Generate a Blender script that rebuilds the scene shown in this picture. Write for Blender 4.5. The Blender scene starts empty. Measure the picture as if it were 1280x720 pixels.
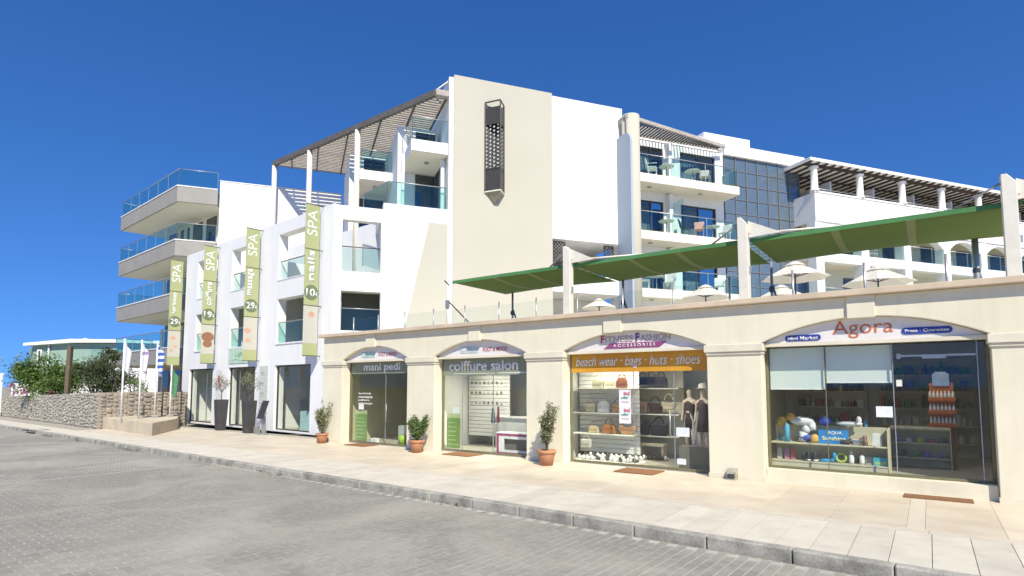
import bpy, bmesh, math, random
from mathutils import Vector, Matrix
random.seed(7)
R = math.radians
scene = bpy.context.scene
COL = scene.collection
# ------------------------------------------------------------------ camera
FPX, PITCH, CAMH = 720.0, R(4.3), 1.9
cd = bpy.data.cameras.new('camera'); cam = bpy.data.objects.new('camera', cd); COL.objects.link(cam)
cam.location = (0, 0, CAMH); cam.rotation_euler = (R(90) + PITCH, 0, 0)
cd.sensor_width = 36; cd.lens = 36 * FPX / 1280; cd.clip_end = 3000; cd.clip_start = .05
cd.shift_y = (123 - FPX * math.tan(PITCH)) / 1280
scene.camera = cam
# ------------------------------------------------------------------ sky and sun
SUN_EL = R(44); SUN_AZ = math.atan2(.25, -.968)
w = bpy.data.worlds.new('World'); scene.world = w; w.use_nodes = True
nt = w.node_tree; nt.nodes.clear()
sky = nt.nodes.new('ShaderNodeTexSky'); sky.sky_type = 'NISHITA'; sky.sun_disc = False
sky.sun_elevation = SUN_EL; sky.sun_rotation = SUN_AZ
sky.altitude = 1500; sky.air_density = 1.0; sky.dust_density = 0.0; sky.ozone_density = 5.0
bg = nt.nodes.new('ShaderNodeBackground'); bg.inputs[1].default_value = .135
out = nt.nodes.new('ShaderNodeOutputWorld')
wtc = nt.nodes.new('ShaderNodeTexCoord'); va = nt.nodes.new('ShaderNodeVectorMath'); va.operation = 'ADD'; va.inputs[1].default_value = (0, 0, .20)
vn = nt.nodes.new('ShaderNodeVectorMath'); vn.operation = 'NORMALIZE'; nt.links.new(wtc.outputs['Generated'], va.inputs[0]); nt.links.new(va.outputs[0], vn.inputs[0]); nt.links.new(vn.outputs[0], sky.inputs[0])
hs = nt.nodes.new('ShaderNodeHueSaturation'); hs.inputs['Hue'].default_value = .508; hs.inputs['Saturation'].default_value = 1.22; nt.links.new(sky.outputs[0], hs.inputs['Color']); nt.links.new(hs.outputs[0], bg.inputs[0]); nt.links.new(bg.outputs[0], out.inputs[0])
ld = bpy.data.lights.new('sun', 'SUN'); ld.energy = 4.2; ld.angle = R(.5); ld.color = (1, .94, .80)
sun = bpy.data.objects.new('sun', ld); COL.objects.link(sun)
sv = Vector((math.sin(SUN_AZ) * math.cos(SUN_EL), math.cos(SUN_AZ) * math.cos(SUN_EL), math.sin(SUN_EL)))
sun.rotation_euler = (-sv).to_track_quat('-Z', 'Y').to_euler(); sun.location = sv * 60
vs = scene.view_settings; vs.view_transform = 'Standard'; vs.look = 'None'; vs.gamma = 1; vs.use_curve_mapping = False
vs.exposure = .54

# ------------------------------------------------------------------ frames: x along the facade, y into the building
def frame(o, deg): return Matrix.Translation(Vector((o[0], o[1], 0))) @ Matrix.Rotation(R(deg), 4, 'Z')
A = frame((-6.572, 20.081), -35.84)       # shop arcade
S = frame((-7.94, 22.88), -40)            # spa front
H = frame((-6.795, 21.925), 20.2)         # hotel grid
W0 = Matrix.Identity(4)
KA = frame((3.002, 6.926), -38.1)         # kerb line, road side at -y
LC = (-18.89, 31.78)                      # left balcony block corner
LS = frame(LC, -40)

# ------------------------------------------------------------------ helpers
ORD = 'first second third fourth fifth sixth seventh eighth ninth tenth eleventh twelfth thirteenth'.split()
class MB:
    def __init__(s): s.v = []; s.f = []
    def add(s, vs_, fs):
        n = len(s.v); s.v += [tuple(p) for p in vs_]; s.f += [tuple(i + n for i in q) for q in fs]; return s
    def box(s, x0, x1, y0, y1, z0, z1):
        return s.add([(x0,y0,z0),(x1,y0,z0),(x1,y1,z0),(x0,y1,z0),(x0,y0,z1),(x1,y0,z1),(x1,y1,z1),(x0,y1,z1)],
                     [(3,2,1,0),(4,5,6,7),(0,1,5,4),(1,2,6,5),(2,3,7,6),(3,0,4,7)])
    def bar(s, p, q, w_, h_, up=(0,0,1)):
        p = Vector(p); q = Vector(q); d = (q - p).normalized(); u = Vector(up)
        if abs(d.dot(u)) > .99: u = Vector((1,0,0))
        a = d.cross(u).normalized() * w_ / 2; b = a.cross(d).normalized() * h_ / 2
        vs_ = [e + i * a + j * b for e in (p, q) for i, j in ((-1,-1),(1,-1),(1,1),(-1,1))]
        return s.add(vs_, [(0,1,2,3),(7,6,5,4),(0,4,5,1),(1,5,6,2),(2,6,7,3),(3,7,4,0)])
    def prism(s, poly, a, b, ax='y'):      # polygon extruded along ax
        def P(u, v, t): return {'y': (u, t, v), 'z': (u, v, t), 'x': (t, u, v)}[ax]
        n = len(poly); vs_ = [P(u, v, a) for u, v in poly] + [P(u, v, b) for u, v in poly]
        fs = [tuple(range(n)), tuple(range(2*n-1, n-1, -1))] + [(i, i+n, (i+1) % n + n, (i+1) % n) for i in range(n)]
        return s.add(vs_, fs)
    def tube(s, p, q, r0, r1=None, n=8, cap=True):
        r1 = r0 if r1 is None else r1; p = Vector(p); q = Vector(q); d = (q - p)
        if d.length < 1e-6: return s
        d.normalize(); u = Vector((0,0,1)) if abs(d.z) < .9 else Vector((1,0,0))
        a = d.cross(u).normalized(); b = a.cross(d)
        vs_ = [c + r * (math.cos(t) * a + math.sin(t) * b) for c, r in ((p, r0), (q, r1)) for t in [2*math.pi*i/n for i in range(n)]]
        fs = [(i, (i+1) % n, (i+1) % n + n, i+n) for i in range(n)]
        if cap: fs += [tuple(range(n-1, -1, -1)), tuple(range(n, 2*n))]
        return s.add(vs_, fs)
    def path(s, pts, r, n=6):
        for p, q in zip(pts, pts[1:]): s.tube(p, q, r, r, n)
        return s
    def lathe(s, prof, c=(0,0,0), n=20, sx=1, sy=1):
        vs_ = []; fs = []
        for r, z in prof:
            for i in range(n):
                t = 2*math.pi*i/n; vs_.append((c[0]+r*sx*math.cos(t), c[1]+r*sy*math.sin(t), c[2]+z))
        m = len(prof)
        for k in range(m-1):
            for i in range(n):
                j = (i+1) % n; fs.append((k*n+i, k*n+j, (k+1)*n+j, (k+1)*n+i))
        if prof[0][0] > 1e-4: fs.append(tuple(range(n-1, -1, -1)))
        if prof[-1][0] > 1e-4: fs.append(tuple((m-1)*n+i for i in range(n)))
        return s.add(vs_, fs)
    def ball(s, c, rx, ry, rz, n=10, m=6):
        return s.lathe([(math.sin(math.pi*k/m), -math.cos(math.pi*k/m)*rz/1) for k in range(m+1)], c, n, rx, ry)
    def wall(s, x0, x1, z0, z1, y0, y1, holes):
        xs = sorted({x0, x1} | {v for h in holes for v in h[:2] if x0 < v < x1}); zs = sorted({z0, z1} | {v for h in holes for v in h[2:] if z0 < v < z1})
        nx, nz = len(xs)-1, len(zs)-1
        def sol(i, k):
            if not (0 <= i < nx and 0 <= k < nz): return False
            cx, cz = (xs[i]+xs[i+1])/2, (zs[k]+zs[k+1])/2
            return not any(h[0] < cx < h[1] and h[2] < cz < h[3] for h in holes)
        idx = {}; vs_ = []; fs = []
        def V(i, k, b):
            if (i,k,b) not in idx: idx[(i,k,b)] = len(vs_); vs_.append((xs[i], y1 if b else y0, zs[k]))
            return idx[(i,k,b)]
        for i in range(nx):
            for k in range(nz):
                if not sol(i, k): continue
                fs.append((V(i,k,0),V(i+1,k,0),V(i+1,k+1,0),V(i,k+1,0))); fs.append((V(i,k,1),V(i,k+1,1),V(i+1,k+1,1),V(i+1,k,1)))
                if not sol(i-1,k): fs.append((V(i,k,0),V(i,k+1,0),V(i,k+1,1),V(i,k,1)))
                if not sol(i+1,k): fs.append((V(i+1,k,0),V(i+1,k,1),V(i+1,k+1,1),V(i+1,k+1,0)))
                if not sol(i,k-1): fs.append((V(i,k,0),V(i,k,1),V(i+1,k,1),V(i+1,k,0)))
                if not sol(i,k+1): fs.append((V(i,k+1,0),V(i+1,k+1,0),V(i+1,k+1,1),V(i,k+1,1)))
        return s.add(vs_, fs)
    def mesh(s, name, m, smooth=False):
        me = bpy.data.meshes.new(name); me.from_pydata(s.v, [], s.f); me.update()
        bm = bmesh.new(); bm.from_mesh(me); bmesh.ops.recalc_face_normals(bm, faces=bm.faces[:]); bm.to_mesh(me); bm.free()
        if m: me.materials.append(m)
        if smooth: me.polygons.foreach_set('use_smooth', [True]*len(me.polygons))
        return me
def meta(o, label=None, cat=None, group=None, kind=None):
    if label: o['label'] = label
    if cat: o['category'] = cat
    if group: o['group'] = group
    if kind: o['kind'] = kind
    return o
def link(name, data, parent=None, mw=None):
    o = bpy.data.objects.new(name, data); COL.objects.link(o)
    if parent: o.parent = parent
    if mw is not None: o.matrix_world = mw
    return o
def at(fr, x, y, z=0, rz=0): return fr @ Matrix.Translation((x, y, z)) @ Matrix.Rotation(R(rz), 4, 'Z')
def thing(name, label, cat, fr=W0, x=0, y=0, z=0, rz=0, group=None):
    o = link(name, None, None, at(fr, x, y, z, rz)); o.empty_display_size = .2
    return meta(o, label, cat, group)
def part(name, mb, m, parent, smooth=False, label=None, kind=None, bevel=0):
    o = link(name, mb.mesh(name, m, smooth), parent); meta(o, label, None, None, kind)
    if bevel: b = o.modifiers.new('bevel', 'BEVEL'); b.width = bevel; b.segments = 2; b.limit_method = 'ANGLE'
    return o
def single(name, mb, m, label, cat, fr=W0, x=0, y=0, z=0, rz=0, group=None, smooth=False, kind=None, bevel=0):
    o = link(name, mb.mesh(name, m, smooth), None, at(fr, x, y, z, rz)); meta(o, label, cat, group, kind)
    if bevel: b = o.modifiers.new('bevel', 'BEVEL'); b.width = bevel; b.segments = 2; b.limit_method = 'ANGLE'
    return o
def struct(name, mb, m, fr=W0, smooth=False): return single(name, mb, m, None, None, fr, kind='structure', smooth=smooth)
def share(name, me, parent, loc, rz=0, rx=0, sc=None):
    o = link(name, me, parent); o.location = loc; o.rotation_euler = (rx, 0, rz)
    if sc: o.scale = sc
    return o
def copy_tree(o, parent=None):
    c = o.copy(); COL.objects.link(c)
    if parent: c.parent = parent
    for ch in o.children: copy_tree(ch, c)
    return c
def dup(o, mw, label, group=None):
    c = copy_tree(o); c.matrix_world = mw; c['label'] = label
    if group: c['group'] = group
    return c
def glyphs(s_, shear, bold):
    cu = bpy.data.curves.new('lettering', 'FONT'); cu.body = s_; cu.shear = shear; cu.offset = bold; cu.resolution_u = 4
    t = bpy.data.objects.new('lettering', cu); COL.objects.link(t)
    me = bpy.data.meshes.new_from_object(t.evaluated_get(bpy.context.evaluated_depsgraph_get())); bpy.data.objects.remove(t)
    return me, [v.co.x for v in me.vertices], [v.co.y for v in me.vertices]
def text(name, s_, width, height, m, parent, x, y, z, mode='front', shear=0, bold=0, ext=.004):
    """lettering fitted into width x height, left-bottom at x,z, one object per word; front: reads along x facing -y; up: reads upwards"""
    _, xs, ys = glyphs(s_, shear, bold); x0, y0 = min(xs), min(ys); sx = width / (max(xs) - x0); sy = height / (max(ys) - y0)
    words = s_.split(); pre = ''
    for wd in (words if len(words) < 6 or len(s_) > 2*len(words) else [s_]):
        k = s_.index(wd, len(pre)) if wd != s_ else 0; pre = s_[:k] + wd
        me, wx, wy = glyphs(wd, shear, bold)
        off = max(glyphs(pre, shear, bold)[1]) - max(wx) if len(words) > 1 else 0
        for v in me.vertices:
            a, b = (v.co.x + off - x0) * sx, (v.co.y - y0) * sy
            v.co = (x + a, y - ext, z + b) if mode == 'front' else (x - b, y - ext, z + a)
        me.materials.clear(); me.materials.append(m); me.name = name
        o = link(name, me, parent); sm = o.modifiers.new('thick', 'SOLIDIFY'); sm.thickness = ext; sm.offset = 0
    return o

# ------------------------------------------------------------------ materials
def NN(t, typ, **k):
    n = t.nodes.new(typ)
    for a, b in k.items():
        if a[0] == 'i' and a[1:].isdigit(): n.inputs[int(a[1:])].default_value = b
        else: setattr(n, a, b)
    return n
def mat(name, c, c2=None, rough=.8, scale=4, bump=0, bscale=60, metal=0, spec=.5, grain=0, gscale=80, sub=None, world=False, lo=.4, hi=.62, emit=None, stretch=None, streak=0):
    m = bpy.data.materials.new(name); m.use_nodes = True; t = m.node_tree; b = t.nodes['Principled BSDF']
    b.inputs['Roughness'].default_value = rough; b.inputs['Metallic'].default_value = metal; b.inputs['Specular IOR Level'].default_value = spec
    c4 = (*c, 1); b.inputs['Base Color'].default_value = c4
    tc = NN(t, 'ShaderNodeTexCoord'); co = tc.outputs['Object']
    if world: co = NN(t, 'ShaderNodeNewGeometry').outputs['Position']
    if stretch:
        mp = NN(t, 'ShaderNodeMapping'); mp.inputs['Scale'].default_value = stretch; t.links.new(co, mp.inputs[0]); co = mp.outputs[0]
    col = None
    if c2:
        n = NN(t, 'ShaderNodeTexNoise'); n.inputs['Scale'].default_value = scale; n.inputs['Detail'].default_value = 6; n.inputs['Roughness'].default_value = .6
        t.links.new(co, n.inputs['Vector'])
        r = NN(t, 'ShaderNodeMapRange'); r.inputs[1].default_value = lo; r.inputs[2].default_value = hi; t.links.new(n.outputs[0], r.inputs[0])
        mx = NN(t, 'ShaderNodeMix', data_type='RGBA'); mx.inputs[6].default_value = c4; mx.inputs[7].default_value = (*c2, 1)
        t.links.new(r.outputs[0], mx.inputs[0]); col = mx.outputs[2]
    if grain:
        n = NN(t, 'ShaderNodeTexNoise'); n.inputs['Scale'].default_value = gscale; n.inputs['Detail'].default_value = 3; t.links.new(co, n.inputs['Vector'])
        r = NN(t, 'ShaderNodeMapRange'); r.inputs[1].default_value = .3; r.inputs[2].default_value = .7; r.inputs[3].default_value = 1-grain; r.inputs[4].default_value = 1+grain
        t.links.new(n.outputs[0], r.inputs[0])
        mx = NN(t, 'ShaderNodeMix', data_type='RGBA', blend_type='MULTIPLY'); mx.inputs[0].default_value = 1
        if col: t.links.new(col, mx.inputs[6])
        else: mx.inputs[6].default_value = c4
        t.links.new(r.outputs[0], mx.inputs[7]); col = mx.outputs[2]
    if streak:   # rain streaks and scuffs
        mp = NN(t, 'ShaderNodeMapping'); mp.inputs['Scale'].default_value = (3.2, 3.2, .32); t.links.new(co, mp.inputs[0]); n = NN(t, 'ShaderNodeTexNoise'); n.inputs['Scale'].default_value = 1.6; n.inputs['Detail'].default_value = 8; n.inputs['Roughness'].default_value = .7; t.links.new(mp.outputs[0], n.inputs['Vector'])
        r = NN(t, 'ShaderNodeMapRange'); r.inputs[1].default_value = .48; r.inputs[2].default_value = .72; r.inputs[3].default_value = 1; r.inputs[4].default_value = 1-streak; t.links.new(n.outputs[0], r.inputs[0])
        mx = NN(t, 'ShaderNodeMix', data_type='RGBA', blend_type='MULTIPLY'); mx.inputs[0].default_value = 1
        t.links.new(col, mx.inputs[6]); t.links.new(r.outputs[0], mx.inputs[7]); col = mx.outputs[2]
    if sub:      # per-object tint
        oi = NN(t, 'ShaderNodeObjectInfo'); r = NN(t, 'ShaderNodeMapRange'); r.inputs[3].default_value = 1-sub; r.inputs[4].default_value = 1+sub
        t.links.new(oi.outputs['Random'], r.inputs[0])
        mx = NN(t, 'ShaderNodeMix', data_type='RGBA', blend_type='MULTIPLY'); mx.inputs[0].default_value = 1
        if col: t.links.new(col, mx.inputs[6])
        else: mx.inputs[6].default_value = c4
        t.links.new(r.outputs[0], mx.inputs[7]); col = mx.outputs[2]
    if col: t.links.new(col, b.inputs['Base Color'])
    if bump:
        n = NN(t, 'ShaderNodeTexNoise'); n.inputs['Scale'].default_value = bscale; n.inputs['Detail'].default_value = 4; t.links.new(co, n.inputs['Vector'])
        bp = NN(t, 'ShaderNodeBump'); bp.inputs['Strength'].default_value = bump; bp.inputs['Distance'].default_value = .01
        t.links.new(n.outputs[0], bp.inputs['Height']); t.links.new(bp.outputs[0], b.inputs['Normal'])
    if emit:
        b.inputs['Emission Color'].default_value = (*emit, 1); b.inputs['Emission Strength'].default_value = 1
    return m
def glass(name, tint, refl=1.0, rough=0.0, gl=(1,1,1)):
    m = bpy.data.materials.new(name); m.use_nodes = True; t = m.node_tree; t.nodes.clear()
    tr = NN(t, 'ShaderNodeBsdfTransparent'); tr.inputs[0].default_value = (*tint, 1)
    gs = NN(t, 'ShaderNodeBsdfGlossy'); gs.inputs['Roughness'].default_value = rough; gs.inputs[0].default_value = (*gl, 1)
    lw = NN(t, 'ShaderNodeLayerWeight'); lw.inputs[0].default_value = .5
    fr = NN(t, 'ShaderNodeMath', operation='POWER'); fr.inputs[1].default_value = 5; t.links.new(lw.outputs['Facing'], fr.inputs[0])
    mu = NN(t, 'ShaderNodeMath', operation='MULTIPLY_ADD', use_clamp=True); mu.inputs[1].default_value = .7*refl; mu.inputs[2].default_value = .028*refl
    mx = NN(t, 'ShaderNodeMixShader'); o = NN(t, 'ShaderNodeOutputMaterial')
    t.links.new(fr.outputs[0], mu.inputs[0]); t.links.new(mu.outputs[0], mx.inputs[0])
    t.links.new(tr.outputs[0], mx.inputs[1]); t.links.new(gs.outputs[0], mx.inputs[2]); t.links.new(mx.outputs[0], o.inputs[0])
    return m
def leafmat(name, c, c2, tr=.25):
    m = bpy.data.materials.new(name); m.use_nodes = True; t = m.node_tree; b = t.nodes['Principled BSDF']; o = t.nodes['Material Output']
    b.inputs['Roughness'].default_value = .55
    g = NN(t, 'ShaderNodeNewGeometry'); mx = NN(t, 'ShaderNodeMix', data_type='RGBA'); mx.inputs[6].default_value = (*c, 1); mx.inputs[7].default_value = (*c2, 1)
    t.links.new(g.outputs['Random Per Island'], mx.inputs[0]); t.links.new(mx.outputs[2], b.inputs['Base Color'])
    tl = NN(t, 'ShaderNodeBsdfTranslucent'); t.links.new(mx.outputs[2], tl.inputs[0])
    ms = NN(t, 'ShaderNodeMixShader'); ms.inputs[0].default_value = tr
    t.links.new(b.outputs[0], ms.inputs[1]); t.links.new(tl.outputs[0], ms.inputs[2]); t.links.new(ms.outputs[0], o.inputs[0])
    return m
M = {}
M['cream'] = mat('cream_stucco', (.72,.67,.515), (.68,.63,.475), .9, .8, .25, 90, grain=.03, spec=.2, streak=.07)
M['creamtrim'] = mat('cream_trim', (.69,.635,.50), (.63,.575,.445), .85, 2, .2, 90, spec=.2)
M['capstone'] = mat('cap_stone', (.62,.50,.36), (.52,.42,.31), .8, 1.5, .2, 70, spec=.2)
M['white'] = mat('white_plaster', (.80,.795,.78), (.77,.765,.75), .85, .6, .15, 80, spec=.2, streak=.08)
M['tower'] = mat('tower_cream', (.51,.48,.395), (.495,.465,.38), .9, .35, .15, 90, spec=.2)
M['warm'] = mat('warm_white', (.78,.73,.62), (.73,.68,.57), .9, .6, .1, 80, spec=.2)
M['taupe'] = mat('taupe_fascia', (.345,.33,.30), (.315,.30,.27), .85, 1, .1, 60, spec=.2)
M['soffit'] = mat('soffit_paint', (.74,.68,.56), None, .9)
M['darkmetal'] = mat('dark_bronze', (.06,.055,.05), (.08,.07,.06), .45, 8, metal=.3)
M['olivemetal'] = mat('olive_frame', (.19,.18,.10), (.16,.15,.08), .5, 8, metal=.2)
M['greymetal'] = mat('grey_steel', (.45,.45,.44), (.38,.38,.37), .4, 10, metal=.6)
M['palemetal'] = mat('pale_painted_steel', (.72,.68,.58), (.66,.62,.52), .55, 5)
M['mull'] = mat('mullion_grey', (.17,.165,.16), None, .5)
M['perg'] = mat('pergola_slat', (.40,.36,.32), (.34,.30,.27), .8, 5, sub=.08)
M['pergdark'] = mat('pergola_beam', (.13,.12,.11), (.10,.09,.08), .7, 5)
M['brownwood'] = mat('dark_wood', (.07,.045,.035), (.05,.035,.03), .7, 5, sub=.1)
M['clear'] = glass('shop_glass', (.95,.97,.95), .8)
M['green_glass'] = glass('balustrade_glass', (.86,.94,.92), .9)
M['blue_glass'] = glass('tinted_balustrade', (.78,.92,.88), 1.0)
M['darkpane'] = mat('dark_glazing', (.02,.03,.035), None, .04, spec=1.0)
M['curtain_pane'] = mat('curtain_wall_glass', (.09,.13,.17), (.13,.17,.21), .03, .4, spec=1.0)
M['door_pane'] = glass('door_glass', (.72,.78,.80), 1.2)
M['curtaincloth'] = mat('curtain_cloth', (.55,.58,.58), (.42,.46,.48), .9, 3, stretch=(14,14,.5))
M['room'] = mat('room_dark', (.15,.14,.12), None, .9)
M['roomwhite'] = mat('room_white', (.72,.72,.68), (.66,.66,.62), .9, 2)
M['roomyellow'] = mat('room_olive', (.50,.47,.30), (.45,.42,.27), .9, 2)
M['roomcream'] = mat('room_cream', (.62,.58,.45), None, .9)
M['floor_in'] = mat('shop_floor', (.45,.42,.36), (.38,.36,.31), .35, 3)
M['black'] = mat('black', (.015,.015,.016), None, .6)
M['green_sail'] = mat('green_canvas', (.075,.15,.045), (.065,.13,.04), .85, 3, .1, 200)
M['green_edge'] = mat('green_edge', (.07,.22,.07), (.06,.19,.06), .8, 3)
def cm(name, c, rough=.6, **k):
    if name not in M: M[name] = mat(name, c, tuple(v*.82 for v in c), rough, k.pop('scale', 6), **k)
    return M[name]
def col(c, rough=.6): return cm('paint_%02x%02x%02x' % tuple(int(v*255) for v in c), c, rough)

# sail canvas lets light through
def canvas(name, c):
    m = bpy.data.materials.new(name); m.use_nodes = True; t = m.node_tree; b = t.nodes['Principled BSDF']; o = t.nodes['Material Output']
    b.inputs['Base Color'].default_value = (*c, 1); b.inputs['Roughness'].default_value = .85; b.inputs['Specular IOR Level'].default_value = .1
    tl = NN(t, 'ShaderNodeBsdfTranslucent'); tl.inputs[0].default_value = (*c, 1); ms = NN(t, 'ShaderNodeMixShader'); ms.inputs[0].default_value = .36
    t.links.new(b.outputs[0], ms.inputs[1]); t.links.new(tl.outputs[0], ms.inputs[2]); t.links.new(ms.outputs[0], o.inputs[0]); return m
M['sail'] = canvas('sail_canvas', (.19,.26,.09)); M['parasol'] = canvas('parasol_canvas', (.84,.79,.71))
M['seam'] = canvas('sail_seam', (.34,.38,.20))

# ------------------------------------------------------------------ ground, road, pavement
M['earth'] = mat('dry_earth', (.36,.31,.23), (.28,.25,.18), .95, .3, world=True)
SAND, SAND2 = (.46,.40,.32), (.40,.35,.28)
def paver_material():
    m = mat('road_paver', (.275,.26,.222), (.22,.208,.178), .85, 9, .35, 120, grain=.10, gscale=150, sub=.10, world=True, spec=.25)
    t = m.node_tree; b = t.nodes['Principled BSDF']; src = b.inputs['Base Color'].links[0].from_socket
    g = NN(t, 'ShaderNodeNewGeometry'); n = NN(t, 'ShaderNodeTexNoise'); n.inputs['Scale'].default_value = .42; n.inputs['Detail'].default_value = 7; n.inputs['Roughness'].default_value = .62; n.inputs['Distortion'].default_value = .6
    t.links.new(g.outputs['Position'], n.inputs['Vector'])
    r = NN(t, 'ShaderNodeMapRange'); r.inputs[1].default_value = .42; r.inputs[2].default_value = .68; r.inputs[3].default_value = .15; r.inputs[4].default_value = .8; t.links.new(n.outputs[0], r.inputs[0])
    mx = NN(t, 'ShaderNodeMix', data_type='RGBA'); mx.inputs[7].default_value = (.42,.39,.325, 1)
    t.links.new(r.outputs[0], mx.inputs[0]); t.links.new(src, mx.inputs[6]); t.links.new(mx.outputs[2], b.inputs['Base Color']); return m
M['paver'] = paver_material()
def road_material():
    m = paver_material(); m.name = 'road_bed'; t = m.node_tree; b = t.nodes['Principled BSDF']; src = b.inputs['Base Color'].links[0].from_socket
    g = NN(t, 'ShaderNodeNewGeometry'); mp = NN(t, 'ShaderNodeMapping'); mp.inputs['Rotation'].default_value = (0, 0, R(38.1 + 90)); t.links.new(g.outputs['Position'], mp.inputs[0])
    br = NN(t, 'ShaderNodeTexBrick'); br.inputs['Scale'].default_value = 1; br.inputs['Brick Width'].default_value = .246; br.inputs['Row Height'].default_value = .126; br.inputs['Mortar Size'].default_value = .011
    br.inputs['Color1'].default_value = (1,1,1,1); br.inputs['Color2'].default_value = (.86,.86,.86,1); br.inputs['Mortar'].default_value = (1.5,1.48,1.45,1); t.links.new(mp.outputs[0], br.inputs[0])
    mx = NN(t, 'ShaderNodeMix', data_type='RGBA', blend_type='MULTIPLY'); mx.inputs[0].default_value = 1
    t.links.new(src, mx.inputs[6]); t.links.new(br.outputs[0], mx.inputs[7]); t.links.new(mx.outputs[2], b.inputs['Base Color']); return m
M['roadbed'] = road_material()
M['jointsand'] = mat('joint_sand', (.47,.44,.37), (.40,.375,.31), .95, 1.2, .3, 200, grain=.1, world=True)
M['slab'] = mat('pavement_slab', (.62,.57,.46), (.51,.465,.375), .8, 2.2, .15, 120, grain=.05, sub=.06, world=True, spec=.25, lo=.45, hi=.75)
M['tile'] = mat('beige_marble_tile', (.64,.555,.425), (.55,.465,.34), .55, 1.4, .08, 60, sub=.07, world=True, stretch=(1,1,1), lo=.38, hi=.68)
M['tilepale'] = mat('pale_marble_stripe', (.64,.57,.45), (.58,.51,.40), .55, 2, .08, 60, sub=.04, world=True)
M['grout'] = mat('grout', (.42,.38,.31), (.34,.31,.25), .95, 3, world=True)
M['kerb'] = mat('kerb_concrete', (.40,.375,.315), (.21,.20,.17), .9, 3, .5, 60, grain=.15, gscale=40, sub=.1, world=True, lo=.42, hi=.66)

ground = struct('ground', MB().box(-1500,1500,-1500,1500,-.9,-.3), M['earth'])
road = struct('road', MB().box(-70,40,-40,.04,-.28,-.140), M['roadbed'], KA)
def cam_px(wp):
    v = Vector(wp) - Vector((0,0,CAMH)); f = Vector((0,math.cos(PITCH),math.sin(PITCH))); u = Vector((0,-math.sin(PITCH),math.cos(PITCH)))
    zc = v.dot(f)
    if zc < .3: return None
    return 640 + FPX*v.x/zc, 360 + (123-FPX*math.tan(PITCH)) - FPX*v.dot(u)/zc, zc
RW, RL = .126, .246
pv = MB().box(-RW/2+.0055, RW/2-.0055, -RL/2+.0055, RL/2-.0055, -.03, 0); 
for i, (x, y, z) in enumerate(pv.v):
    if i >= 4: pv.v[i] = (x*.965, y*.98, z)
pvm = pv.mesh('paver', M['paver'])
cands = []
for i in range(-110, 60):
    for j in range(-46, 0):
        x = i*RW; y = -.02 - (j+46+.5)*RL - (RL/2 if i % 2 else 0)
        q = cam_px(KA @ Vector((x, y, -.13)))
        if not q or x < -13.9 or x > 8.4 or not (-60 < q[0] < 1340) or q[1] > 770: continue
        cands.append((q[2], x, y))
cands.sort()
inview = [c for c in cands if (lambda q: 0 <= q[0] <= 1280 and q[1] <= 722)(cam_px(KA @ Vector((c[1], c[2], -.13))))]
near = set(id(c) for c in inview[:290])
rest = MB()
for c in cands:
    dz = random.uniform(-.0025, .0025)
    if id(c) in near:
        o = share('paver', pvm, road, (c[1], c[2], -.13+dz)); o.rotation_euler = (random.uniform(-.006,.006), random.uniform(-.008,.008), random.uniform(-.006,.006))
    else:
        rest.add([(x+c[1], y+c[2], z-.13+dz) for x, y, z in pv.v], pv.f[1:])
part('paver_field', rest, M['paver'], road, kind='stuff')
sandsheet = MB().box(-14,8.5,-11.6,-.01,-.15,-.1345); part('joint_sand', sandsheet, M['jointsand'], road)

# kerb line in A coordinates: (x, y) road side is -y
def KY(x): return -4.77 - (x - 9.4) * .026 if x < 9.4 else -4.77 - (x-9.4)*.028
pave = MB().prism([(-40,-3.1+.35*0), (26,-3.1), (26,KY(26)), (-40,KY(-40))][::-1] if False else [(-40,1.0),(26,1.0),(26,KY(26)+.1),(-40,KY(-40)+.1)], -.25, -.012, 'z')
pavement = struct('pavement', pave, M['grout'], A)
x = -13.0
while x < 21:                                   # outer slabs, one row
    nx = x + .39; mb = MB().prism([(x+.004,-3.1),(nx-.004,-3.1),(nx-.004,KY(nx)+.16),(x+.004,KY(x)+.16)], -.02, random.uniform(-.002,.001), 'z')
    part('slab', mb, M['slab'], pavement); x = nx
part('far_paving', MB().prism([(-40,-3.1+.9),(-13.0,-3.1),(-13.0,KY(-13)+.16),(-40,KY(-40)+.16)], -.02, -.001, 'z'), M['slab'], pavement)
stripes = [-1.9, 2.55, 6.85, 11.9, 16.75]
tx = [-13.0]
for s_ in stripes:
    tx += [('s', s_)]
cells = []; cur = -13.0
for s_ in stripes + [21.2]:
    n = max(1, round((s_-cur)/.86)); wd = (s_-cur)/n
    for k in range(n): cells.append((cur+k*wd, cur+(k+1)*wd, 'tile'))
    cells.append((s_, s_+.21, 'tilepale')); cur = s_+.21
for a, b, k in cells:
    rows = [(-2.86, -1.9), (-1.9, -.95), (-.95, 0)] if k == 'tile' else [(-2.86, -1.43), (-1.43, 0)]
    for y0, y1 in rows:
        part('tile', MB().box(a+.002, b-.002, y0+.002, y1-.002, -.02, random.uniform(-.0015,.001)), M[k], pavement)
xx = -13.0
while xx < 21:
    part('border_tile', MB().box(xx+.003, xx+1.197, -3.096, -2.864, -.02, random.uniform(-.001,.001)), M['tilepale'], pavement); xx += 1.2
part('entrance_paving', MB().box(-13, 21.2, .003, .42, -.02, 0), M['tilepale'], pavement)
xx = -38.0
while xx < 21:
    L_ = random.choice([.98, 1.0, 1.0]); a, b = xx+.006, xx+L_-.006; h0 = random.uniform(-.004,.004)
    mb = MB().prism([(a,KY(a)+.155),(b,KY(b)+.155),(b,KY(b)+random.uniform(-.006,.006)),(a,KY(a)+random.uniform(-.006,.006))], -.24, .002+h0, 'z')
    part('kerb_stone', mb, M['kerb'], pavement, bevel=.018); xx += L_
def drain(x): 
    return None
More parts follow.
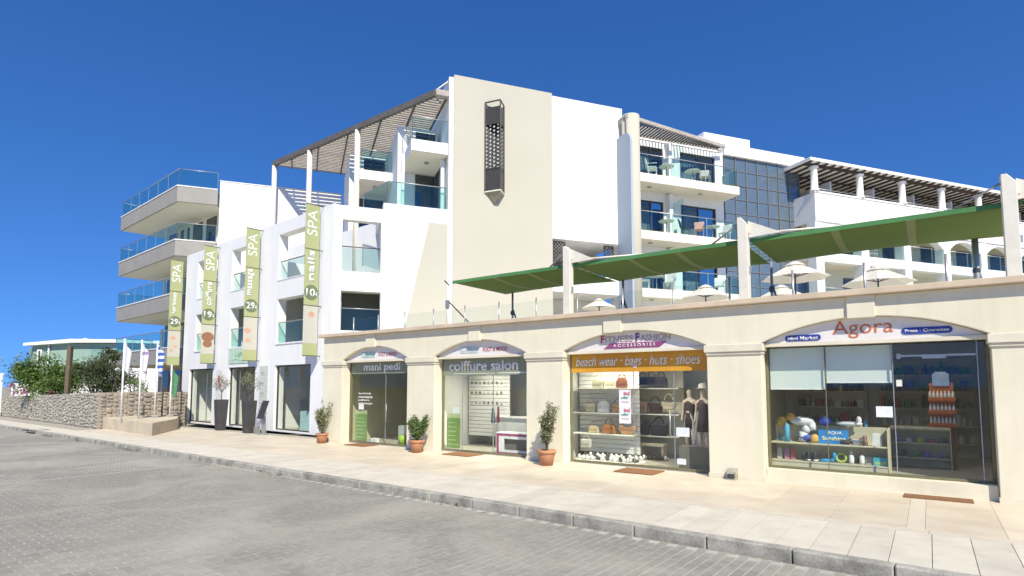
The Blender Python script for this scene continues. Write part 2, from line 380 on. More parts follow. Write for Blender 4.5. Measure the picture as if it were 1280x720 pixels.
# dry leaves and grit by the kerb
lit = MB()
for cx_, n_ in ((-12.2, 70), (-3.6, 60), (4.5, 25), (-9, 25), (10.5, 14)):
    for k in range(n_):
        px = cx_ + random.gauss(0, .5); py = KY(px) - abs(random.gauss(0, .09)) - .03; s_ = random.uniform(.02,.05); t = random.uniform(0,6.3); z = -.12 + random.uniform(0,.02)
        lit.add([(px+s_*math.cos(t+q), py+s_*.6*math.sin(t+q), z+random.uniform(0,.02)) for q in (0,1.6,3.1,4.7)], [(0,1,2,3)])
meta(link('dry_leaves', lit.mesh('dry_leaves', leafmat('dry_leaf', (.16,.12,.06), (.10,.10,.04))), None, A), 'dry leaves and grit lying in the gutter along the kerb', 'leaves', None, 'stuff')
# ------------------------------------------------------------------ shop arcade
OP = [(1.05,4.15),(5.28,8.57),(9.68,13.25),(14.35,17.95)]
SPR, CRN, XE = 2.78, 3.2, 24.0
def arc(a, b, z0=SPR, z1=CRN, n=20):
    h = (b-a)/2; r = (h*h+(z1-z0)**2)/(2*(z1-z0)); cz = z1-r; t = math.asin(h/r)
    return [((a+b)/2 + r*math.sin(-t+2*t*i/n), cz + r*math.cos(-t+2*t*i/n)) for i in range(n+1)]
arcade = thing('arcade_building', 'cream single-storey shop arcade with four arched shopfronts and stone coping', 'building', A)
ol = [(0, 0)]
for a, b in OP: ol += [(a, 0)] + arc(a, b) + [(b, 0)]
ol += [(XE, 0), (XE, 3.585), (0, 3.585)]
part('front_wall', MB().prism(ol, 0, .33), M['cream'], arcade, bevel=.012)
part('end_wall', MB().box(0, .3, .331, 4.2, 0, 3.19), M['cream'], arcade)
part('parapet_cap', MB().box(-.14, XE, -.15, .34, 3.587, 3.7), M['capstone'], arcade, bevel=.012)
for (a, b), (k0, k1) in zip(OP, [(2.25,2.70),(6.62,7.04),(10.83,11.29),(15.89,16.34)]):
    part('keystone_pilaster', MB().prism([(k0, 3.17),(k1, 3.17),(k1, 3.586),(k0, 3.586)], -.05, .05), M['cream'], arcade, bevel=.008)
pil = [(0, 1.05)] + [(OP[i][1], OP[i+1][0]) for i in range(3)] + [(17.95, XE)]
for a, b in pil:
    mb = MB().box(a-.045, b+.045, -.06, .30, 2.62, 2.775); mb.box(a-.02, b+.02, -.03, .29, 2.56, 2.619)
    part('impost_moulding', mb, M['creamtrim'], arcade, bevel=.01)
for a, b in pil: part('skirting', MB().box(a-.012, b+.012, -.012, .2, .0, .09), M['creamtrim'], arcade)
# shop rooms
ROOMM = ['roomyellow', 'roomwhite', 'roomwhite', 'roomcream']; BACKY = [3.6, 3.4, 3.4, 5.0]
edges = [.31, 4.72, 9.12, 13.8, XE-.3]
for i in range(4):
    x0, x1 = edges[i]+.06, edges[i+1]-.06; by = BACKY[i]
    z0 = .02 if i < 3 else .25
    part('shop_floor', MB().box(x0, x1, .34, by, z0-.05, z0), M['floor_in'], arcade)
    part('back_wall', MB().box(x0, x1, by, by+.1, 0, 3.1), M[ROOMM[i]], arcade)
    part('party_wall', MB().box(x0-.055, x0-.001, .335, by, 0, 3.1), M[ROOMM[i]], arcade)
    part('party_wall', MB().box(x1+.001, x1+.055, .335, by, 0, 3.1), M[ROOMM[i]], arcade)
    part('shop_ceiling', MB().box(x0, x1, .335, by, 2.95, 3.0), M[ROOMM[i]], arcade)
part('roof_slab', MB().box(.05, XE, .345, 7.2, 3.2, 3.3), M['warm'], arcade)
part('window_plinth', MB().box(14.36, 17.94, .12, .42, .0, .25), M['cream'], arcade)
# tympanum boards with lettering
def tymp(i, label, m):
    a, b = OP[i]; t = thing('fascia_sign', label, 'sign', A, 0, 0, 0)
    part('board', MB().prism(arc(a+.004, b-.004, SPR-.01, CRN-.005), .14, .2), m, t)
    part('bottom_rail', MB().box(a+.003, b-.003, .10, .26, 2.70, 2.768), M['creamtrim'], t); return t
M['tymp'] = mat('sign_board_white', (.70,.66,.64), (.66,.62,.58), .7, 3)
lime, pink_, white_ = col((.30,.52,.40)), col((.50,.13,.16)), col((.80,.80,.79))
blue_, org = col((.02,.05,.30)), col((.55,.15,.04))
for i, lab in ((0, 'small arched sign board with green logo above the left grey-green shopfront'), (1, 'arched sign board with pink and grey-green lettering above the salon window')):
    t = tymp(i, lab, M['tymp']); a, b = OP[i]; c0 = (a+b)/2
    part('logo_panel', MB().box(c0-.75, c0-.1, .128, .139, 2.85, 3.03), col((.42,.62,.52)) if i == 0 else col((.50,.60,.58)), t)
    text('lettering', 'Lugnon', .5, .11, white_, t, c0-.68, .127, 2.89, shear=.2)
    text('lettering', 'FOOT & MOOD', .85, .12, pink_, t, c0+.08, .139, 2.87, bold=.02)
t = tymp(2, 'arched white sign board with faded fashion lettering and purple accessories band', M['tymp'])
text('lettering', 'ITNESS', .72, .15, col((.46,.36,.33)), t, 10.79, .139, 2.95, bold=.02)
text('lettering', 'ASHION', .72, .15, col((.46,.36,.33)), t, 11.69, .139, 2.95, bold=.02)
text('initial', 'F', .1, .19, col((.40,.05,.10)), t, 10.67, .138, 2.94, bold=.03); text('initial', 'F', .1, .19, col((.25,.08,.25)), t, 11.57, .134, 2.95, bold=.03)
part('purple_band', MB().prism([(10.75,2.80),(12.15,2.80),(12.32,2.925),(10.92,2.925)], .127, .139), col((.28,.06,.18)), t)
text('lettering', 'A C C E S S O R I E S', 1.05, .07, white_, t, 11.0, .126, 2.83, bold=.02)
t = tymp(3, 'arched white sign board with large orange Agora lettering and blue ovals', M['tymp'])
text('lettering', 'Agora', .98, .34, org, t, 15.62, .139, 2.81, bold=.0)
for x0, x1, z0, s_ in ((14.78,15.42,2.80,'Mini Market'), (16.72,17.46,2.84,'Press · Cigarettes')):
    zc = z0+.055; r = .06
    po = [(x0+r+r*math.cos(R(90+a_)), zc+r*math.sin(R(90+a_))) for a_ in range(0,181,20)] + [(x1-r+r*math.cos(R(-90+a_)), zc+r*math.sin(R(-90+a_))) for a_ in range(0,181,20)]
    part('blue_oval', MB().prism(po, .128, .139), blue_, t); text('lettering', s_, x1-x0-.1, .072, white_, t, x0+.05, .127, z0+.015, bold=.015)
# shop glazing
GY = .36
def glazing(i, xs, zt, zb, fm, doors=()):
    a, b = OP[i]
    for k, (x0, x1) in enumerate(zip(xs, xs[1:])):
        part('glass_pane', MB().box(x0+.012, x1-.012, GY, GY+.012, zb+.03, zt-.02), M['clear'], arcade)
    mb = MB().box(a+.003, a+.05, GY-.02, GY+.05, zb, zt); part('window_frame', mb, M[fm], arcade)
    part('window_frame', MB().box(b-.05, b-.003, GY-.02, GY+.05, zb, zt), M[fm], arcade)
    part('window_frame', MB().box(a+.051, b-.051, GY-.02, GY+.05, zb-.001, zb+.045), M[fm], arcade)
    part('window_frame', MB().box(a+.051, b-.051, GY-.015, GY+.045, zt, zt+.05), M[fm], arcade)
    for x in xs[1:-1]: part('mullion', MB().box(x-.007, x+.007, GY-.006, GY+.018, zb+.046, zt-.001), M['olivemetal' if i == 3 and x < 16 else 'greymetal'], arcade)
    for x in doors:
        part('door_handle', MB().tube((x,GY-.06,.75),(x,GY-.06,1.35),.013).tube((x,GY-.06,.8),(x,GY,.8),.01).tube((x,GY-.06,1.3),(x,GY,1.3),.01), M['greymetal'], arcade, True)
glazing(0, [1.10,2.80,4.10], 2.72, .03, 'olivemetal', [2.9]); glazing(1, [5.33,6.07,7.2,8.52], 2.72, .03, 'olivemetal')
glazing(2, [9.73,11.40,12.38,13.20], 2.72, .03, 'olivemetal', [12.3]); glazing(3, [14.40,15.44,16.55,17.78,17.9], 2.70, .252, 'olivemetal')
part('door_closer', MB().box(17.0, 17.35, GY-.05, GY-.005, 2.40, 2.47), M['greymetal'], arcade)
part('door_rail', MB().box(16.62, 17.76, GY-.03, GY-.004, 2.44, 2.475).box(16.62,16.68,GY-.035,GY-.004,2.4,2.5), M['greymetal'], arcade)
# sign panels behind/at the glass
def band(i, x0, x1, z0, z1, m, label):
    t = thing('window_sign', label, 'sign', A, (x0+x1)/2, GY-.03, z0)
    hw = (x1-x0)/2; part('panel', MB().box(-hw, hw, 0, .018, 0, z1-z0), m, t); return t, hw
M['sage'] = mat('sage_film', (.23,.25,.18), (.20,.22,.16), .5, 3)
t, hw = band(0, 1.12, 4.08, 2.32, 2.71, M['sage'], 'grey-green window sign reading mani pedi'); text('lettering', 'mani pedi', 1.75, .33, white_, t, -.86, 0, .03, bold=.022)
t, hw = band(1, 5.35, 8.5, 2.22, 2.71, M['sage'], 'grey-green window sign reading coiffure salon'); text('lettering', 'coiffure salon', 2.5, .30, white_, t, -1.35, 0, .13, bold=.022)
part('underline', MB().box(-1.18, .35, -.003, .0, .035, .06).box(.45, 1.5, -.003, 0, .035,.075), col((.55,.58,.50)), t)
M['orange'] = mat('orange_sign', (.56,.26,.015), (.62,.33,.03), .5, 1.6, lo=.45, hi=.7)
t, hw = band(2, 9.74, 13.19, 2.25, 2.71, M['orange'], 'orange window sign advertising beach wear bags huts and shoes'); text('lettering', 'beach wear · bags · huts · shoes', 3.15, .31, white_, t, -1.6, 0, .08, shear=.28, bold=.006)
# ------------------------------------------------------------------ things in the shops
def bx(w_, d_, h_): return MB().box(-w_/2, w_/2, -d_/2, d_/2, 0, h_)
M['plyw'] = mat('pale_shelf', (.60,.55,.40), (.54,.49,.35), .6, 3)
# ---- mini market window
t = thing('display_shelf', 'pale stepped display shelf in the mini market window', 'shelf', A, 15.35, 1.0, .25)
part('back_panel', MB().box(-1.0, 1.02, .12, .15, .03, .84), M['plyw'], t)
for z in (.13, .5): part('shelf_board', MB().box(-1.02, 1.04, -.33, .119, z-.025, z), M['plyw'], t)
part('end_panel', MB().box(1.045, 1.075, -.33, .15, 0, .84), M['plyw'], t); part('base', MB().box(-1.02, 1.04, -.32, .119, 0, .1), M['plyw'], t)
DY = .78
shelf_t = t
for c in ((.62,.55,.20),(.10,.30,.50),(.60,.60,.58),(.45,.12,.15),(.15,.35,.15)):      # small clutter between the bigger goods
    mb = MB()
    for k in range(9):
        x, z = random.uniform(-.95,.95), random.choice([.131,.501,.501,.842]); w_, h_ = random.uniform(.03,.09), random.uniform(.05,.17)
        y_ = random.uniform(-.02,.06) if z < .8 else .135
        if random.random() < .5: mb.box(x, x+w_, y_, y_+.05, z, z+h_)
        else: mb.lathe([(w_*.5,0),(w_*.55,h_*.6),(w_*.22,h_*.8),(w_*.22,h_)], (x,y_+.02,z), 8)
    part('small_goods', mb, col(c), shelf_t, kind='stuff')
def good(name, mb, m, label, cat, x, z, y=DY, rz=0, smooth=False, bevel=0): return single(name, mb, m, label, cat, A, x, y, z, rz, smooth=smooth, bevel=bevel)
good('beach_ball', MB().ball((0,0,.1), .1, .1, .1, 14, 8), col((.75,.50,.10)), 'yellow and green beach ball at the left end of market window', 'ball', 14.5, 1.06, 1.0, smooth=True)
good('spray_can', MB().lathe([(.055,0),(.055,.3),(.04,.33),(.025,.34),(.025,.38)]), col((.10,.40,.62)), 'tall blue can on upper shelf of market window', 'can', 14.62, .752, .85, smooth=True)
t = thing('inflatable_boat', 'white and blue inflatable toy with orange nose standing in market window', 'toy', A, 14.95, .95, .76)
part('hull', MB().path([(-.05,0,0),(-.02,0,.2),(.08,0,.3),(.2,0,.32)], .09, 10).ball((-.05,0,.42), .24, .09, .09, 12, 7), col((.72,.72,.75)), t, True)
part('nose', MB().ball((-.27,0,.5), .09, .07, .08, 10, 6), col((.75,.38,.05)), t, True); part('base', MB().ball((0,0,.08), .14, .1, .09, 12, 6), col((.05,.10,.45)), t, True)
good('sponge_toy', MB().ball((0,0,.09), .09, .05, .09, 12, 6), col((.75,.45,.12)), 'orange striped round toy beside the blue box', 'toy', 15.15, .752, .8, smooth=True)
t = thing('toy_box', 'bright blue toy box with white bubble lettering on upper shelf', 'box', A, 15.48, .82, .752)
part('carton', bx(.52,.1,.27), col((.02,.24,.62)), t); text('lettering', 'AQUA', .26, .07, white_, t, -.1, -.05, .18, bold=.03); text('lettering', 'Sunshine', .42, .08, col((.8,.8,.55)), t, -.2, -.05, .07, bold=.03)
good('helmet_ball', MB().ball((0,0,.1), .11, .11, .1, 14, 8), col((.02,.06,.40)), 'dark blue ball above the blue toy box', 'ball', 15.32, 1.09, .98, smooth=True)
t = thing('toy_plane', 'white inflatable toy lying along the top of market shelf', 'toy', A, 15.75, .98, 1.095)
part('body', MB().ball((0,0,.06), .24, .06, .05, 14, 6), col((.75,.75,.75)), t, True); part('fin', MB().ball((.17,0,.13), .05, .03, .08, 10, 6), col((.75,.75,.75)), t, True)
good('swim_mask', MB().ball((0,0,.05), .11, .05, .05, 12, 6), col((.06,.05,.06)), 'black swim mask right of the blue toy box', 'mask', 15.70, .752, .78, smooth=True)
good('white_mug', MB().lathe([(.06,0),(.07,.1),(.06,.1),(.05,.02)]), col((.72,.72,.70)), 'white mug on upper shelf of market window', 'mug', 15.88, .752, .78, smooth=True)
good('figurine', MB().lathe([(.05,0),(.055,.06),(.03,.1),(.045,.15),(.02,.19),(0,.2)]), col((.45,.22,.18)), 'small reddish figurine on upper shelf of market window', 'figurine', 16.02, .752, .8, smooth=True)
good('gift_bag', MB().prism([(-.08,0),(.08,0),(.07,.24),(-.06,.25)], -.03, .03), col((.70,.70,.68)), 'silver paper bag at the right end of upper shelf', 'bag', 16.22, .752, .8)
for k, (xx, c) in enumerate(((14.46,(.55,.50,.50)),(14.60,(.45,.22,.35)),(14.72,(.45,.12,.14)))):
    good('flip_flop', MB().prism([(-.045,0),(.045,0),(.05,.1),(.045,.2),(0,.24),(-.045,.2),(-.05,.1)], -.012, .012), col(c), ('pale', 'purple', 'red')[k]+' flip-flop leaning on the lower market shelf', 'flip-flop', xx, .382, .88, rz=8, bevel=.004)
for k in range(2):
    t = thing('sport_shoe', ('left','right')[k]+' one of the black and white shoes on lower market shelf', 'shoe', A, 15.03+.12*k, .84, .382, 75+8*k)
    part('upper', MB().ball((0,0,.07), .12, .05, .06, 12, 6).ball((-.07,0,.12), .05, .045, .07, 10, 6), col((.04,.04,.05)), t, True); part('sole', MB().ball((0,0,.022), .135, .055, .022, 12, 4), white_, t, True)
good('sandal', MB().path([(-.13,0,.02),(.05,0,.03),(.12,0,.06),(.13,0,.2)], .04, 8), col((.03,.30,.62)), 'bright blue beach slipper on lower market shelf', 'slipper', 15.36, .382, .8, smooth=True)
t = thing('frisbee', 'lime green ring standing on lower market shelf', 'ring', A, 15.60, .82, .382)
part('ring', MB().path([(.085*math.cos(a),0,.105+.085*math.sin(a)) for a in [k*math.pi/8 for k in range(17)]], .025, 8), col((.45,.60,.12)), t, True)
for k, (xx, c) in enumerate(((15.78,(.72,.72,.70)),(15.96,(.50,.12,.10)))):
    t = thing('lotion_bottle', ('white lotion bottle','white bottle with red cap')[k]+' on lower market shelf', 'bottle', A, xx, .82, .382)
    part('body', MB().lathe([(.04,0),(.045,.04),(.045,.16),(.02,.19)]), white_, t, True); part('cap', MB().lathe([(.022,.19),(.022,.24)]), col(c), t, True)
t = thing('picture_frame', 'small dark framed picture on lower market shelf', 'frame', A, 16.08, .84, .382); part('frame', bx(.14,.03,.15), col((.45,.42,.38)), t); part('picture', MB().box(-.05,.05,-.018,-.0155,.03,.12), col((.12,.12,.12)), t)
t = thing('postcard_book', 'turquoise picture booklet at the right end of lower market shelf', 'booklet', A, 16.27, .80, .382); part('cover', bx(.24,.02,.15), col((.05,.42,.52)), t); part('picture', MB().box(-.09,.1,-.013,-.0105,.02,.07), col((.35,.55,.25)), t)
for k, (x0, x1, z0, lab) in enumerate(((14.42,15.42,1.84,'longer white roller blind in the left market window'),(15.45,16.53,1.97,'shorter white roller blind in the middle market window'))):
    t = thing('roller_blind', lab, 'blind', A, (x0+x1)/2, GY+.06+.01*k, z0); hw = (x1-x0)/2
    part('fabric', MB().box(-hw, hw, 0, .006, 0, 2.68-z0), mat('blind_%d' % k, (.62,.66,.62), None, .8), t); part('bottom_bar', MB().box(-hw, hw, -.012, -.001, -.005, .02), white_, t)
good('paper_note', bx(.26,.004,.2), col((.78,.80,.82)), 'white paper notice stuck on the market window', 'notice', 16.39, 1.33, GY-.008); good('door_sticker', bx(.09,.004,.12), col((.72,.72,.62)), 'small pale sticker beside the market door', 'sticker', 16.64, 1.9, GY-.008)
# counter and racks inside the market
t = thing('counter', 'glass-fronted shop counter inside the market door', 'counter', A, 16.95, 2.1, .25)
part('top', MB().box(-.55,.42,-.25,.25,.78,.82), M['plyw'], t); part('shelf_board', MB().box(-.53,.4,-.2,.2,.5,.52), M['plyw'], t); part('shelf_board', MB().box(-.53,.4,-.2,.2,.2,.22), M['plyw'], t)
part('side_panel', MB().box(-.57,-.551,-.25,.25,0,.82), M['plyw'], t); part('side_panel', MB().box(.421,.44,-.25,.25,0,.82), M['plyw'], t); part('back_panel', MB().box(-.55,.42,.22,.24,0,.779), M['plyw'], t)
cs = [(.25,.10,.40),(.05,.05,.08),(.60,.60,.62),(.08,.25,.10),(.55,.45,.08),(.10,.10,.45),(.45,.08,.08)]
for k in range(9): good('counter_item', bx(random.uniform(.06,.12), .1, random.uniform(.06,.15)), col(cs[k % 7]), ORD[k]+' small packet from the left in the market counter', 'packet', 16.5+.1*k, .25+(.22 if k % 2 else .52), 2.02)['group'] = 'packets in the counter'
t = thing('bottle_rack', 'orange display rack of sun-cream bottles inside the market', 'rack', A, 17.28, 2.3, .25)
part('post', MB().box(-.2,.2,.1,.13,0,1.72), col((.55,.14,.03)), t); part('header', MB().prism([(-.14,1.66),(.14,1.66),(.14,1.9),(.08,1.95),(-.08,1.95),(-.14,1.9)], .06, .085), col((.35,.45,.65)), t)
botm = MB().lathe([(.022,0),(.025,.02),(.025,.11),(.012,.13),(.012,.16),(0,.16)], n=10).mesh('bottle', white_, True)
for z in (.86, 1.12, 1.38):
    part('tray', MB().box(-.23,.23,-.1,.099,z-.03,z+.015).box(-.23,.23,-.105,-.1,z,z+.05), col((.55,.14,.03)), t)
    for k in range(7): share('bottle', botm, t, (-.19+.063*k, -.03, z+.016))
for rx, ry, rw, lab in ((15.0, 4.7, 1.6, 'tall stocked wall shelf at the left back of market'), (17.0, 4.7, 1.9, 'tall stocked wall shelf behind the orange rack')):
    t = thing('wall_shelf', lab, 'shelf', A, rx, ry, .25)
    part('back_panel', MB().box(-rw/2, rw/2, .12, .15, 0, 2.3), M['plyw'], t)
    for z in (.3,.7,1.1,1.5,1.9):
        part('shelf_board', MB().box(-rw/2, rw/2, -.15, .119, z, z+.03), M['plyw'], t)
        ms_ = [MB(), MB(), MB(), MB()]; u = -rw/2+.05
        while u < rw/2-.15:
            wv = random.uniform(.05,.14); h_ = random.uniform(.10,.30); q = random.choice(ms_)
            if random.random() < .5: q.box(u, u+wv, -.1, .08, z+.031, z+.03+h_)
            else: q.lathe([(wv*.45,0),(wv*.5,h_*.55),(wv*.2,h_*.78),(wv*.2,h_)], (u+wv/2,-.05,z+.031), 8)
            u += wv+random.uniform(.005,.03)
        for q in ms_:
            if q.v: part('stock', q, col(random.choice(cs+[(.55,.52,.45),(.3,.28,.25),(.65,.65,.6)])), t, kind='stuff')
# ---- fashion shop
def bag(style, c, label, x, y, z, s_=1.0, rz=0):
    t = thing('handbag', label, 'bag', A, x, y, z, rz); m = col(c, .5)
    w_, h_ = .17*s_, .24*s_
    if style == 'tote': po = [(-w_*.85,0),(w_*.85,0),(w_,h_),(-w_,h_)]
    elif style == 'hobo': po = [(-w_*.6,0),(w_*.6,0),(w_*1.05,h_*.45),(w_*.9,h_*.8),(w_*.3,h_*.62),(-w_*.3,h_*.62),(-w_*.9,h_*.8),(-w_*1.05,h_*.45)]
    elif style == 'pack': po = [(-w_*.8,0),(w_*.8,0),(w_*.85,h_*.7),(w_*.5,h_*1.15),(-w_*.5,h_*1.15),(-w_*.85,h_*.7)]
    else: po = [(-w_,0),(w_,0),(w_*.9,h_*.75),(w_*.5,h_*.95),(-w_*.5,h_*.95),(-w_*.9,h_*.75)]
    part('bag_body', MB().prism(po, -.055*s_, .055*s_), m, t, bevel=.02*s_)
    part('strap', MB().path([(w_*.6*math.cos(a), 0, h_*.9+h_*.62*math.sin(a)) for a in [math.pi*k/8 for k in range(9)]], .011*s_, 6), m, t, True)
    part('flap', MB().prism([(-w_*.7,h_*.35),(w_*.7,h_*.35),(w_*.75,h_*.62),(-w_*.75,h_*.62)], -.066*s_, -.0555*s_), col(tuple(v*.75 for v in c), .5), t, bevel=.004)
    return t
t = thing('slatwall', 'white slatted display wall with shelves in the fashion window', 'shelving', A, 10.55, 1.5, .03)
for k in range(19): part('slat', MB().box(-1.3, .45, .1, .13, .12+k*.12, .12+k*.12+.108), M['roomwhite'], t)
for z in (.62, 1.16, 1.80): part('shelf_board', MB().box(-1.3, .45, -.42, .099, z, z+.025), M['roomwhite'], t)
sy = 1.27
for st, c, lab, x, z, s_ in [('box',(.42,.40,.26),'olive handbag first on the top fashion shelf',10.0,1.856,1.0),('box',(.62,.55,.40),'cream handbag second on the top fashion shelf',10.36,1.856,1.05),('pack',(.22,.08,.03),'brown leather bag third on the top fashion shelf',10.68,1.856,1.0),
    ('tote',(.62,.58,.44),'pale tote at the left of the middle fashion shelf',9.78,1.216,1.0),('pack',(.72,.72,.70),'white backpack on the middle fashion shelf',10.16,1.216,1.15),('tote',(.42,.24,.13),'tan tote beside the white backpack',10.56,1.216,1.0),
    ('box',(.60,.46,.28),'small beige handbag at left of the lower fashion shelf',9.86,.676,.85),('box',(.42,.17,.05),'brown leather handbag on the lower fashion shelf',10.3,.676,1.1),('hobo',(.45,.25,.13),'large tan slouchy bag under the posters',10.82,.676,1.35),('tote',(.55,.55,.48),'pale shopping bag hanging near the window floor',9.72,.30,.9)]:
    bag(st, c, lab, x, sy if z > .4 else 1.1, z, s_, random.uniform(-8,8))
t = thing('back_display', 'dark shelving with handbags at the back of fashion shop', 'shelving', A, 11.25, 2.4, .03)
for z in (.55, 1.12, 1.8): part('shelf_board', MB().box(-.85,.6,-.3,.1,z,z+.025), M['roomwhite'], t)
part('back_panel', MB().box(-.85,.6,.105,.13,0,2.4), M['roomcream'], t)
for st, c, lab, x, z, s_ in [('box',(.03,.025,.025),'black handbag at left of the back top shelf',10.85,1.94,.95),('box',(.05,.035,.03),'black handbag in the middle of the back top shelf',11.1,1.94,.95),('box',(.07,.05,.04),'dark handbag at right of the back top shelf',11.37,1.94,.95),
    ('tote',(.42,.28,.24),'pink-beige tote on the back middle shelf',10.8,1.21,1.1),('tote',(.05,.03,.03),'dark brown tote on the back middle shelf',11.2,1.21,1.15),('hobo',(.60,.52,.38),'cream slouchy bag on the back middle shelf',11.56,1.3,1.1),
    ('tote',(.04,.04,.045),'black tote with white side on the back lower shelf',10.83,.64,1.1),('tote',(.02,.02,.03),'large black tote on the back lower shelf',11.28,.60,1.35)]:
    bag(st, c, lab, x, 2.2, z, s_, random.uniform(-8,8))
for k, z in enumerate((1.42, 1.02)):
    t = thing('sale_poster', ('upper','lower')[k]+' white poster with red and green print in fashion window', 'poster', A, 11.18, GY-.012, z)
    part('paper', MB().box(-.15,.15,0,.004,0,.40), col((.80,.80,.82)), t); text('lettering', 'SALE', .16, .08, col((.55,.05,.08)), t, -.03, 0, .27, bold=.03); text('lettering', 'offer', .2, .07, col((.10,.35,.25)), t, -.1, 0, .18, shear=.3, bold=.02); part('print_line', MB().box(-.1,.1,-.003,-.0005,.1,.115), col((.5,.1,.12)), t)
shoe = MB().ball((0,0,.035), .11, .04, .035, 10, 5).ball((-.06,0,.07), .045, .04, .05, 8, 5)
sm1, sm2 = shoe.mesh('shoe', col((.68,.66,.62)), True), shoe.mesh('shoe', col((.06,.05,.05)), True)
for k in range(26):
    o = link('shoe', random.choice([sm1, sm1, sm2]), None, at(A, 9.82+.062*k, .62+.22*(k % 2)+random.uniform(-.03,.03), .075+.04*(k % 2), 80+random.uniform(-25,25))); meta(o, ORD[k//2]+' shoe from the left in the '+('front','rear')[k % 2]+' row on the fashion window floor', 'shoe', 'shoes along the window floor')
for k in range(12):
    o = link('shoe', random.choice([sm1, sm2, sm2]), None, at(A, 10.75+.08*k, 1.8+random.uniform(-.06,.06), .03, 85+random.uniform(-20,20))); meta(o, ORD[k]+' shoe from the left on the back floor of fashion shop', 'shoe', 'shoes at the back')
single('window_floor', MB().box(9.75,11.38,.42,1.1,.026,.07), M['roomwhite'], 'low white display plinth under the window shoes', 'plinth', A)
single('low_bench', MB().box(-.35,.35,-.15,.15,.32,.38).box(-.33,-.27,-.13,.13,0,.319).box(.27,.33,-.13,.13,0,.319), M['plyw'], 'low wooden bench inside the fashion shop', 'bench', A, 11.15, 2.1, .03)
def mannequin(x, y, label, dress, hat):
    t = thing('mannequin', label, 'mannequin', A, x, y, .12, -20)
    vv = [((0,0,.95),.12),((0,0,1.15),.10),((0,0,1.38),.12),((0,0,1.50),.05),((0,-.01,1.62),.075),((0,-.01,1.70),.07),
          ((-.09,0,.88),.085),((-.10,-.02,.48),.055),((-.10,.02,.08),.035),((-.10,-.08,.03),.03),((.09,0,.88),.085),((.10,-.01,.48),.055),((.10,.03,.08),.035),((.10,-.07,.03),.03),
          ((-.18,0,1.40),.05),((-.24,.03,1.14),.036),((-.22,-.06,.9),.028),((.18,0,1.40),.05),((.25,.02,1.14),.036),((.24,-.08,.92),.028)]
    ed = [(0,1),(1,2),(2,3),(3,4),(4,5),(0,6),(6,7),(7,8),(8,9),(0,10),(10,11),(11,12),(12,13),(2,14),(14,15),(15,16),(2,17),(17,18),(18,19)]
    me = bpy.data.meshes.new('body'); me.from_pydata([a for a, b in vv], ed, []); o = link('body', me, t)
    o.modifiers.new('skin', 'SKIN')
    for i, (a, r_) in enumerate(vv): me.skin_vertices[0].data[i].radius = (r_, r_); me.skin_vertices[0].data[i].use_root = (i == 0)
    ss = o.modifiers.new('sub', 'SUBSURF'); ss.levels = 2; ss.render_levels = 2; me.materials.append(col((.62,.52,.44)))
    part('dress', MB().lathe(dress[1], (0,0,0), 16, 1, .72), col(dress[0]), t, True)
    part('stand', MB().lathe([(.18,-.09),(.18,-.07),(.02,-.06),(.02,.0)]), M['greymetal'], t, True)
    if hat: part('hat', MB().lathe([(.2,1.735),(.11,1.745),(.105,1.83),(.05,1.86),(0,1.862)]), col((.70,.66,.58)), t, True)
mannequin(12.15, 2.1, 'bare-headed mannequin in a dark sleeveless top in fashion shop', ((.04,.03,.035), [(.15,.72),(.15,.95),(.125,1.15),(.15,1.36),(.09,1.44)]), False)
mannequin(12.6, 1.75, 'mannequin with a pale hat and dark jacket by fashion door', ((.05,.03,.04), [(.19,.68),(.17,.95),(.135,1.15),(.16,1.36),(.1,1.46)]), True)
good('door_note', bx(.3,.004,.2), col((.72,.76,.80)), 'white notice on the right glass door of fashion shop', 'notice', 12.57, .78, GY-.008); good('door_note', bx(.2,.004,.13), col((.70,.72,.74)), 'small notice low on the right fashion door', 'notice', 12.53, .16, GY-.008)
t = thing('clothes_stand', 'white folding stand behind the right fashion door', 'stand', A, 12.72, .75, .05); part('leg', MB().bar((-.1,0,0),(.06,0,1.25),.04,.03), white_, t); part('leg', MB().bar((.16,0,0),(.04,0,.75),.04,.03), white_, t)
part('display_block', MB().box(12.42,13.1,.5,.9,.03,.55), M['room'], arcade)
# ---- salon
t = thing('salon_wall_rack', 'white slatted wall with small packets in the salon', 'shelving', A, 5.75, 2.0, .03)
for k in range(18): part('slat', MB().box(-.9,.75,.1,.13,.3+k*.12,.3+k*.12+.108), M['roomwhite'], t)
for k in range(24):
    c = random.choice([(.10,.14,.10),(.45,.30,.12),(.15,.12,.12),(.5,.5,.5)]); part('packet', MB().lathe([(0,0),(.045,.05),(.0,.1)], (-.75+.17*(k % 8), .07, 1.3+.32*(k//8)), 6, 1, .4), col(c), t)
t = thing('hanging_scarf', 'dark blue scarf hanging on the salon rack', 'scarf', A, 6.12, 1.75, .75); part('cloth', MB().prism([(-.03,.5),(.03,.5),(.09,.05),(.02,0),(-.08,.04)], -.02, .02), col((.08,.14,.18)), t, bevel=.01)
t = thing('hanging_scarf', 'dark red scarf hanging on the salon rack', 'scarf', A, 6.32, 1.75, .78); part('cloth', MB().prism([(-.02,.5),(.03,.5),(.05,.05),(.0,0),(-.05,.04)], -.02, .02), col((.25,.04,.10)), t, bevel=.01)
t = thing('salon_counter', 'white reception counter in the salon', 'counter', A, 6.75, 2.2, .03); part('front', MB().box(-.65,.5,-.3,.25,0,.9), M['roomwhite'], t, bevel=.01); part('top', MB().box(-.7,.55,-.34,.28,.9,.94), white_, t)
t = thing('product_cabinet', 'dark product cabinet with bottles at right of the salon', 'cabinet', A, 7.75, 2.3, .03)
part('back_panel', MB().box(-.5,.6,.2,.23,0,2.3), M['room'], t)
